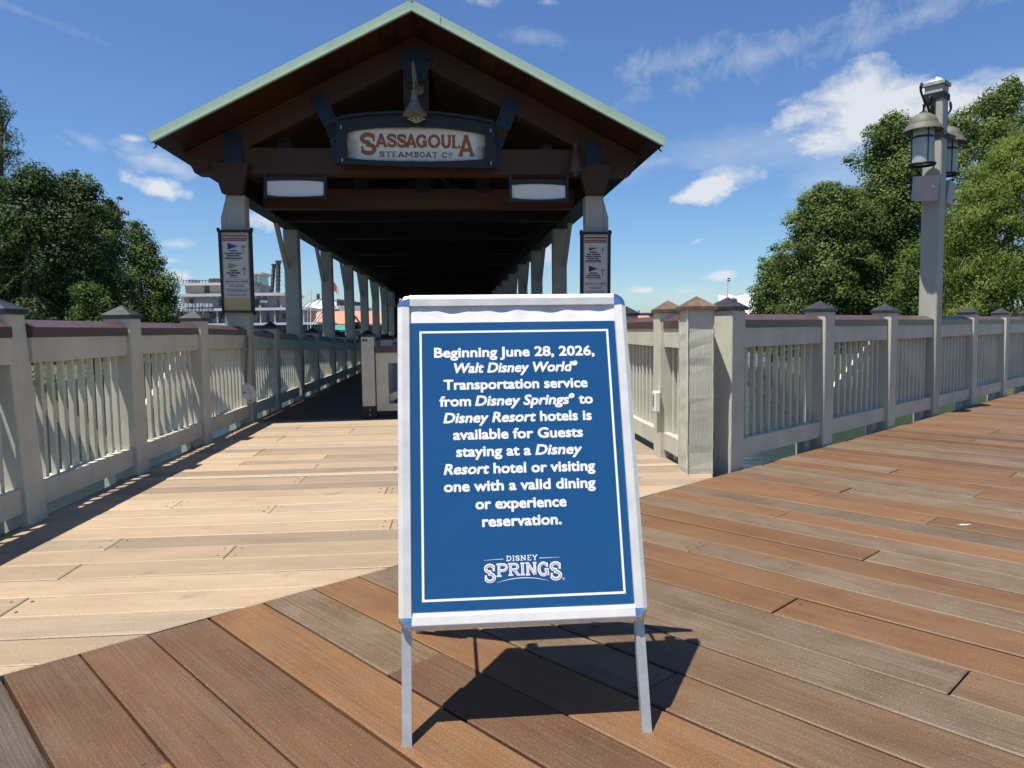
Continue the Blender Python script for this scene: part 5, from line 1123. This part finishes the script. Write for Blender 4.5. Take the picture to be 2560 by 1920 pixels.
slope(rr_, 'roof', 'orange_tile', 130, 135, [(1588, 797), (1632, 797)], [(1594, 789), (1620, 789)]); far_box(rr_, 'wall', 'tan_wall', 131, 1590, 1630, 797, 830, 5)
slope(rr_, 'roof', 'orange_tile', 128, 133, [(1576, 800), (1600, 800)], [(1582, 793), (1597, 793)])
wb = thing('white_hall', 'long low white roofed hall on the far shore right of the blue notice', 'building', base(1610, 170))
far_box(wb, 'roof', 'boat_white', 170, 1578, 1640, 780, 783, 10); far_box(wb, 'wall', 'boat_grey', 171, 1580, 1638, 783.5, 828, 8)

# ================================================================== TREES
NR = np.random.default_rng(5); DENS, LEAFK = 2.0, 0.80
def leaves_mesh(name, mat, blobs, per, size, asp=0.8, droop=0.0, shell=0.55, inner=0.12):
    """blobs: (x,y,z,rx,ry,rz,tint). Small folded leaf faces spread over each clump."""
    P_, Nn, T_ = [], [], []
    for (x, y, z, rx, ry, rz_, ti) in blobs:
        n_ = max(8, int(per*DENS*(rx*ry*rz_)**(2/3)))
        d = NR.normal(size=(n_, 3)); d /= np.linalg.norm(d, axis=1)[:, None]
        keep = d[:, 2] > -0.75; d = d[keep]; n_ = len(d)
        r = np.where(NR.random(n_) < inner, NR.random(n_)*shell, shell+(1.08-shell)*NR.random(n_)**0.6)[:, None]
        lump = 1+0.16*np.sin(d[:, :1]*7+x*3)*np.sin(d[:, 1:2]*6+y*2)*np.sin(d[:, 2:]*7+z)
        lump = lump*(1+0.10*np.sin(d[:, :1]*15+y)*np.sin(d[:, 2:]*17+x))
        P_.append(np.array([x, y, z])+d*r*lump*np.array([rx, ry, rz_])); nn_ = d*1.15+NR.normal(size=(n_, 3))*0.42+np.array([0, 0, .35]); Nn.append(nn_/np.linalg.norm(nn_, axis=1)[:, None])
        T_.append(np.clip(ti+NR.normal(size=n_)*0.16, 0, 1))
    P_ = np.vstack(P_); Nn = np.vstack(Nn); T_ = np.concatenate(T_); n_ = len(P_)
    a_ = np.cross(Nn, NR.normal(size=(n_, 3))); a_ /= np.linalg.norm(a_, axis=1)[:, None]
    if droop: a_ = a_*(1-droop)+np.array([0, 0, -1.0])*droop; a_ /= np.linalg.norm(a_, axis=1)[:, None]
    b_ = np.cross(Nn, a_); b_ /= np.linalg.norm(b_, axis=1)[:, None]
    s = (size*LEAFK*(0.6+0.8*NR.random(n_)))[:, None]; L = a_*s; W = b_*s*asp*0.5
    V = np.stack([P_-L*.5, P_+W, P_+L*.5, P_-W], 1).reshape(-1, 3)
    me = bpy.data.meshes.new(name); me.vertices.add(4*n_); me.vertices.foreach_set('co', V.astype(np.float32).ravel())
    me.loops.add(4*n_); me.loops.foreach_set('vertex_index', np.arange(4*n_, dtype=np.int32)); me.polygons.add(n_)
    me.polygons.foreach_set('loop_start', np.arange(n_, dtype=np.int32)*4)
    at = me.attributes.new('tint', 'FLOAT', 'FACE'); at.data.foreach_set('value', T_.astype(np.float32)); me.update(); me.validate(); me.materials.append(M[mat]); return me
def tree(name, label, D, outline, mat, nb=70, br=(0.9, 1.5), per=260, size=0.16, base_px=None, group=None, z0=-0.4, thick=0.5, droop=0.0, asp=0.8, squash=0.8, levels=1.0, inner=0.28):
    """outline: (px centre, half width px, py) rows from top to bottom, read at distance D; the crown is round in depth too"""
    cxm = base_px or outline[-1][0]; org = atD(cxm, 825, D); org = Vector((org.x, org.y, z0))
    T = thing(name, label, 'tree', tuple(org), 0, group)
    outline = list(outline)+[(outline[-1][0], outline[-1][1]*.85, 825+45*36/D)]
    rows_ = [(atD(c_, y_, D), hw/F_PX*D) for c_, hw, y_ in outline]; blobs = []
    fy = Vector((fwd.x, fwd.y, 0)).normalized(); rx_ = Vector((fy.y, -fy.x, 0))
    for i in range(nb):
        t = (i+NR.random())/nb; k = t**levels*(len(rows_)-1); j = min(int(k), len(rows_)-2); f = k-j
        c_ = rows_[j][0].lerp(rows_[j+1][0], f); w = rows_[j][1]*(1-f)+rows_[j+1][1]*f; a_ = NR.random()*2*math.pi; w *= 1+.13*math.sin(3*a_+9*t+D)+.10*math.sin(5*a_-17*t+cxm); r_ = br[0]+(br[1]-br[0])*NR.random(); r_ = min(r_, max(.35, w*.75))
        if i % 4 == 0: r_ *= .5; w = w*1.10+.25+r_*.8
        rad = max(0, w-r_*.8)*(0.35+0.65*NR.random()**.4)
        p = c_+rx_*math.cos(a_)*rad+fy*math.sin(a_)*rad*thick*1.6+Vector((0, 0, NR.normal()*.25))
        blobs.append((p.x-org.x, p.y-org.y, p.z-org.z, r_, r_, r_*squash, 0.12+0.72*NR.random()))
    cr = put('crown', leaves_mesh('crown', mat, blobs, per, size, asp, droop, inner=inner), T)
    top = rows_[0][0]-org; g = MB(); pts = [Vector((0, 0, -.4)), Vector((top.x*.2, top.y*.2, top.z*.3)), Vector((top.x*.6, top.y*.6, top.z*.6)), Vector((top.x, top.y, top.z*.94))]
    r0_ = 0.11+0.022*top.z; g.tube(pts, [r0_, r0_*.75, r0_*.45, .03], 8)
    for bl in blobs[::4]:
        q = Vector(bl[:3]); s_ = max(.15, min(.85, (q.z-1.0)/max(1, top.z))); a_ = pts[1].lerp(pts[3], s_); g.tube([a_, a_.lerp(q, .5)+Vector((0, 0, .15)), q], [.07, .045, .015], 5, cap=False)
    g.obj('trunk', 'bark', T); return T
GL_ = 'trees on the left bank'; GR_ = 'trees on the right bank'
tree('cypress_tree', 'tall thin feathery cypress at the left edge of the picture', 40, [(2, 10, 240), (4, 30, 300), (2, 50, 370), (0, 62, 440), (-5, 60, 520), (-10, 50, 600), (-20, 40, 780)], 'leaf_cypress_dark', 60, (.5, .9), 420, .15, -5, GL_, asp=.35, droop=.3)
tree('broadleaf_tree', 'broad dark green tree filling the far left beside the thin cypress', 36, [(75, 30, 432), (90, 90, 480), (85, 130, 560), (70, 150, 640), (60, 160, 720), (60, 160, 800)], 'leaf_dark', 105, (.55, 1.3), 430, .15, 60, GL_)
tree('broadleaf_tree', 'rounded glossy-leaved tree, second broad crown from the left', 38, [(180, 20, 452), (190, 60, 490), (200, 85, 560), (205, 95, 650), (200, 105, 730), (200, 110, 805)], 'leaf_dark', 100, (.5, 1.25), 430, .16, 200, GL_)
tree('broadleaf_tree', 'dark tree with a reddish tuft showing above the left railing', 44, [(270, 14, 510), (265, 46, 560), (268, 58, 640), (270, 70, 730), (270, 80, 808)], 'leaf_dark', 70, (.8, 1.3), 430, .17, 270, GL_)
tree('broadleaf_tree', 'dark backdrop tree low behind the other left bank trees', 54, [(110, 90, 560), (110, 170, 640), (130, 220, 740), (140, 240, 815)], 'leaf_dark', 90, (.9, 1.7), 330, .2, 130, GL_)
tree('copper_tree', 'small patch of reddish-brown foliage peeking out behind the dark left trees', 50, [(270, 18, 508), (282, 28, 530), (290, 26, 560), (285, 20, 600), (280, 18, 800)], 'leaf_red', 22, (.6, .9), 430, .18, 280)
tree('conical_tree', 'pointed mid-green tree nearest the riverboat', 48, [(332, 14, 552), (345, 34, 600), (352, 50, 660), (375, 68, 720), (385, 78, 770), (380, 82, 810)], 'leaf_mid', 80, (.7, 1.2), 430, .16, 365, GL_)
tree('shrub', 'bright green bush in front of the dark left trees', 30, [(225, 16, 702), (222, 42, 735), (225, 52, 780), (225, 50, 815)], 'leaf_mid', 40, (.4, .65), 500, .11, 222)
# right bank
tree('maple_tree', 'maple whose crown steps down to the left at the water behind the corner post', 44, [(1935, 16, 640), (1938, 42, 690), (1935, 62, 740), (1940, 75, 790), (1940, 80, 830)], 'leaf_maple', 60, (.7, 1.2), 430, .17, 1950, GR_)
tree('maple_tree', 'round dense maple just left of the lamp post', 40, [(2062, 30, 478), (2065, 85, 530), (2062, 110, 600), (2065, 125, 680), (2070, 135, 750), (2070, 140, 830)], 'leaf_maple', 150, (.6, 1.35), 430, .17, 2070, GR_)
tree('maple_tree', 'tall maple standing directly behind the lamp post', 42, [(2225, 22, 300), (2235, 70, 350), (2240, 92, 430), (2235, 105, 520), (2230, 120, 640), (2230, 125, 830)], 'leaf_maple', 150, (.6, 1.35), 430, .17, 2230, GR_)
tree('maple_tree', 'airy high maple at the upper right with sky showing through its top', 46, [(2535, 14, 205), (2500, 50, 260), (2440, 110, 320), (2420, 140, 400), (2420, 150, 520), (2430, 150, 830)], 'leaf_maple', 230, (.4, 1.1), 300, .18, 2440, GR_, inner=.03)
tree('cypress_tree', 'light green feathery bald cypress at the right edge', 33, [(2560, 20, 330), (2530, 60, 390), (2500, 100, 470), (2480, 125, 560), (2480, 130, 660), (2490, 140, 740), (2490, 140, 830)], 'leaf_cypress', 260, (.5, 1.05), 800, .18, 2490, GR_, inner=.4, asp=.28, droop=.42, squash=.62)
tree('cypress_tree', 'light green cypress partly cut off by the right picture edge', 36, [(2680, 30, 300), (2680, 110, 400), (2680, 140, 550), (2680, 150, 830)], 'leaf_cypress', 110, (.5, .95), 700, .17, 2680, GR_, inner=.4, asp=.3, droop=.4, squash=.65)
tree('maple_tree', 'low maple foliage filling in under the tall trees on the right bank', 38, [(2330, 60, 620), (2330, 90, 700), (2330, 110, 780), (2330, 110, 835)], 'leaf_mid', 70, (.7, 1.2), 300, .16, 2330, GR_)
tree('maple_tree', 'mid-height maple filling the dip between the round maple and the tall one', 41, [(2140, 20, 490), (2145, 70, 540), (2150, 90, 620), (2150, 100, 720), (2150, 110, 830)], 'leaf_maple', 120, (.6, 1.2), 430, .17, 2150, GR_)
tree('maple_tree', 'dark maple low behind the right side of the lamp post', 44, [(2350, 30, 560), (2350, 80, 620), (2350, 100, 700), (2350, 110, 830)], 'leaf_dark', 80, (.6, 1.2), 430, .17, 2350, GR_)
# distant tree line on the far shore, one mass
bl = []
for i in range(240):
    px = NR.uniform(-200, 2800); D = NR.uniform(150, 230); p = atD(px, 0, D); hz = NR.uniform(1.5, 5.0)*(1.0 if px > 1560 or px < 900 else .8); bl.append((p.x, p.y, hz*.4-.5, NR.uniform(5, 9), 4, hz, NR.uniform(.2, .6)))
put('distant_trees', leaves_mesh('distant_trees', 'leaf_dark', bl, 26, 1.2), kind='stuff')
# grasses along the banks
bl = []
for (x0, x1, y0, y1, n_) in ((-30, -13, 14, 50, 90), (17, 34, 26, 50, 90)):
    for i in range(n_): bl.append((NR.uniform(x0, x1), NR.uniform(y0, y1), -.35, .9, .9, .35, NR.uniform(.3, .7)))
put('bank_grass', leaves_mesh('bank_grass', 'leaf_mid', bl, 160, .3, .18, -.4), kind='stuff')
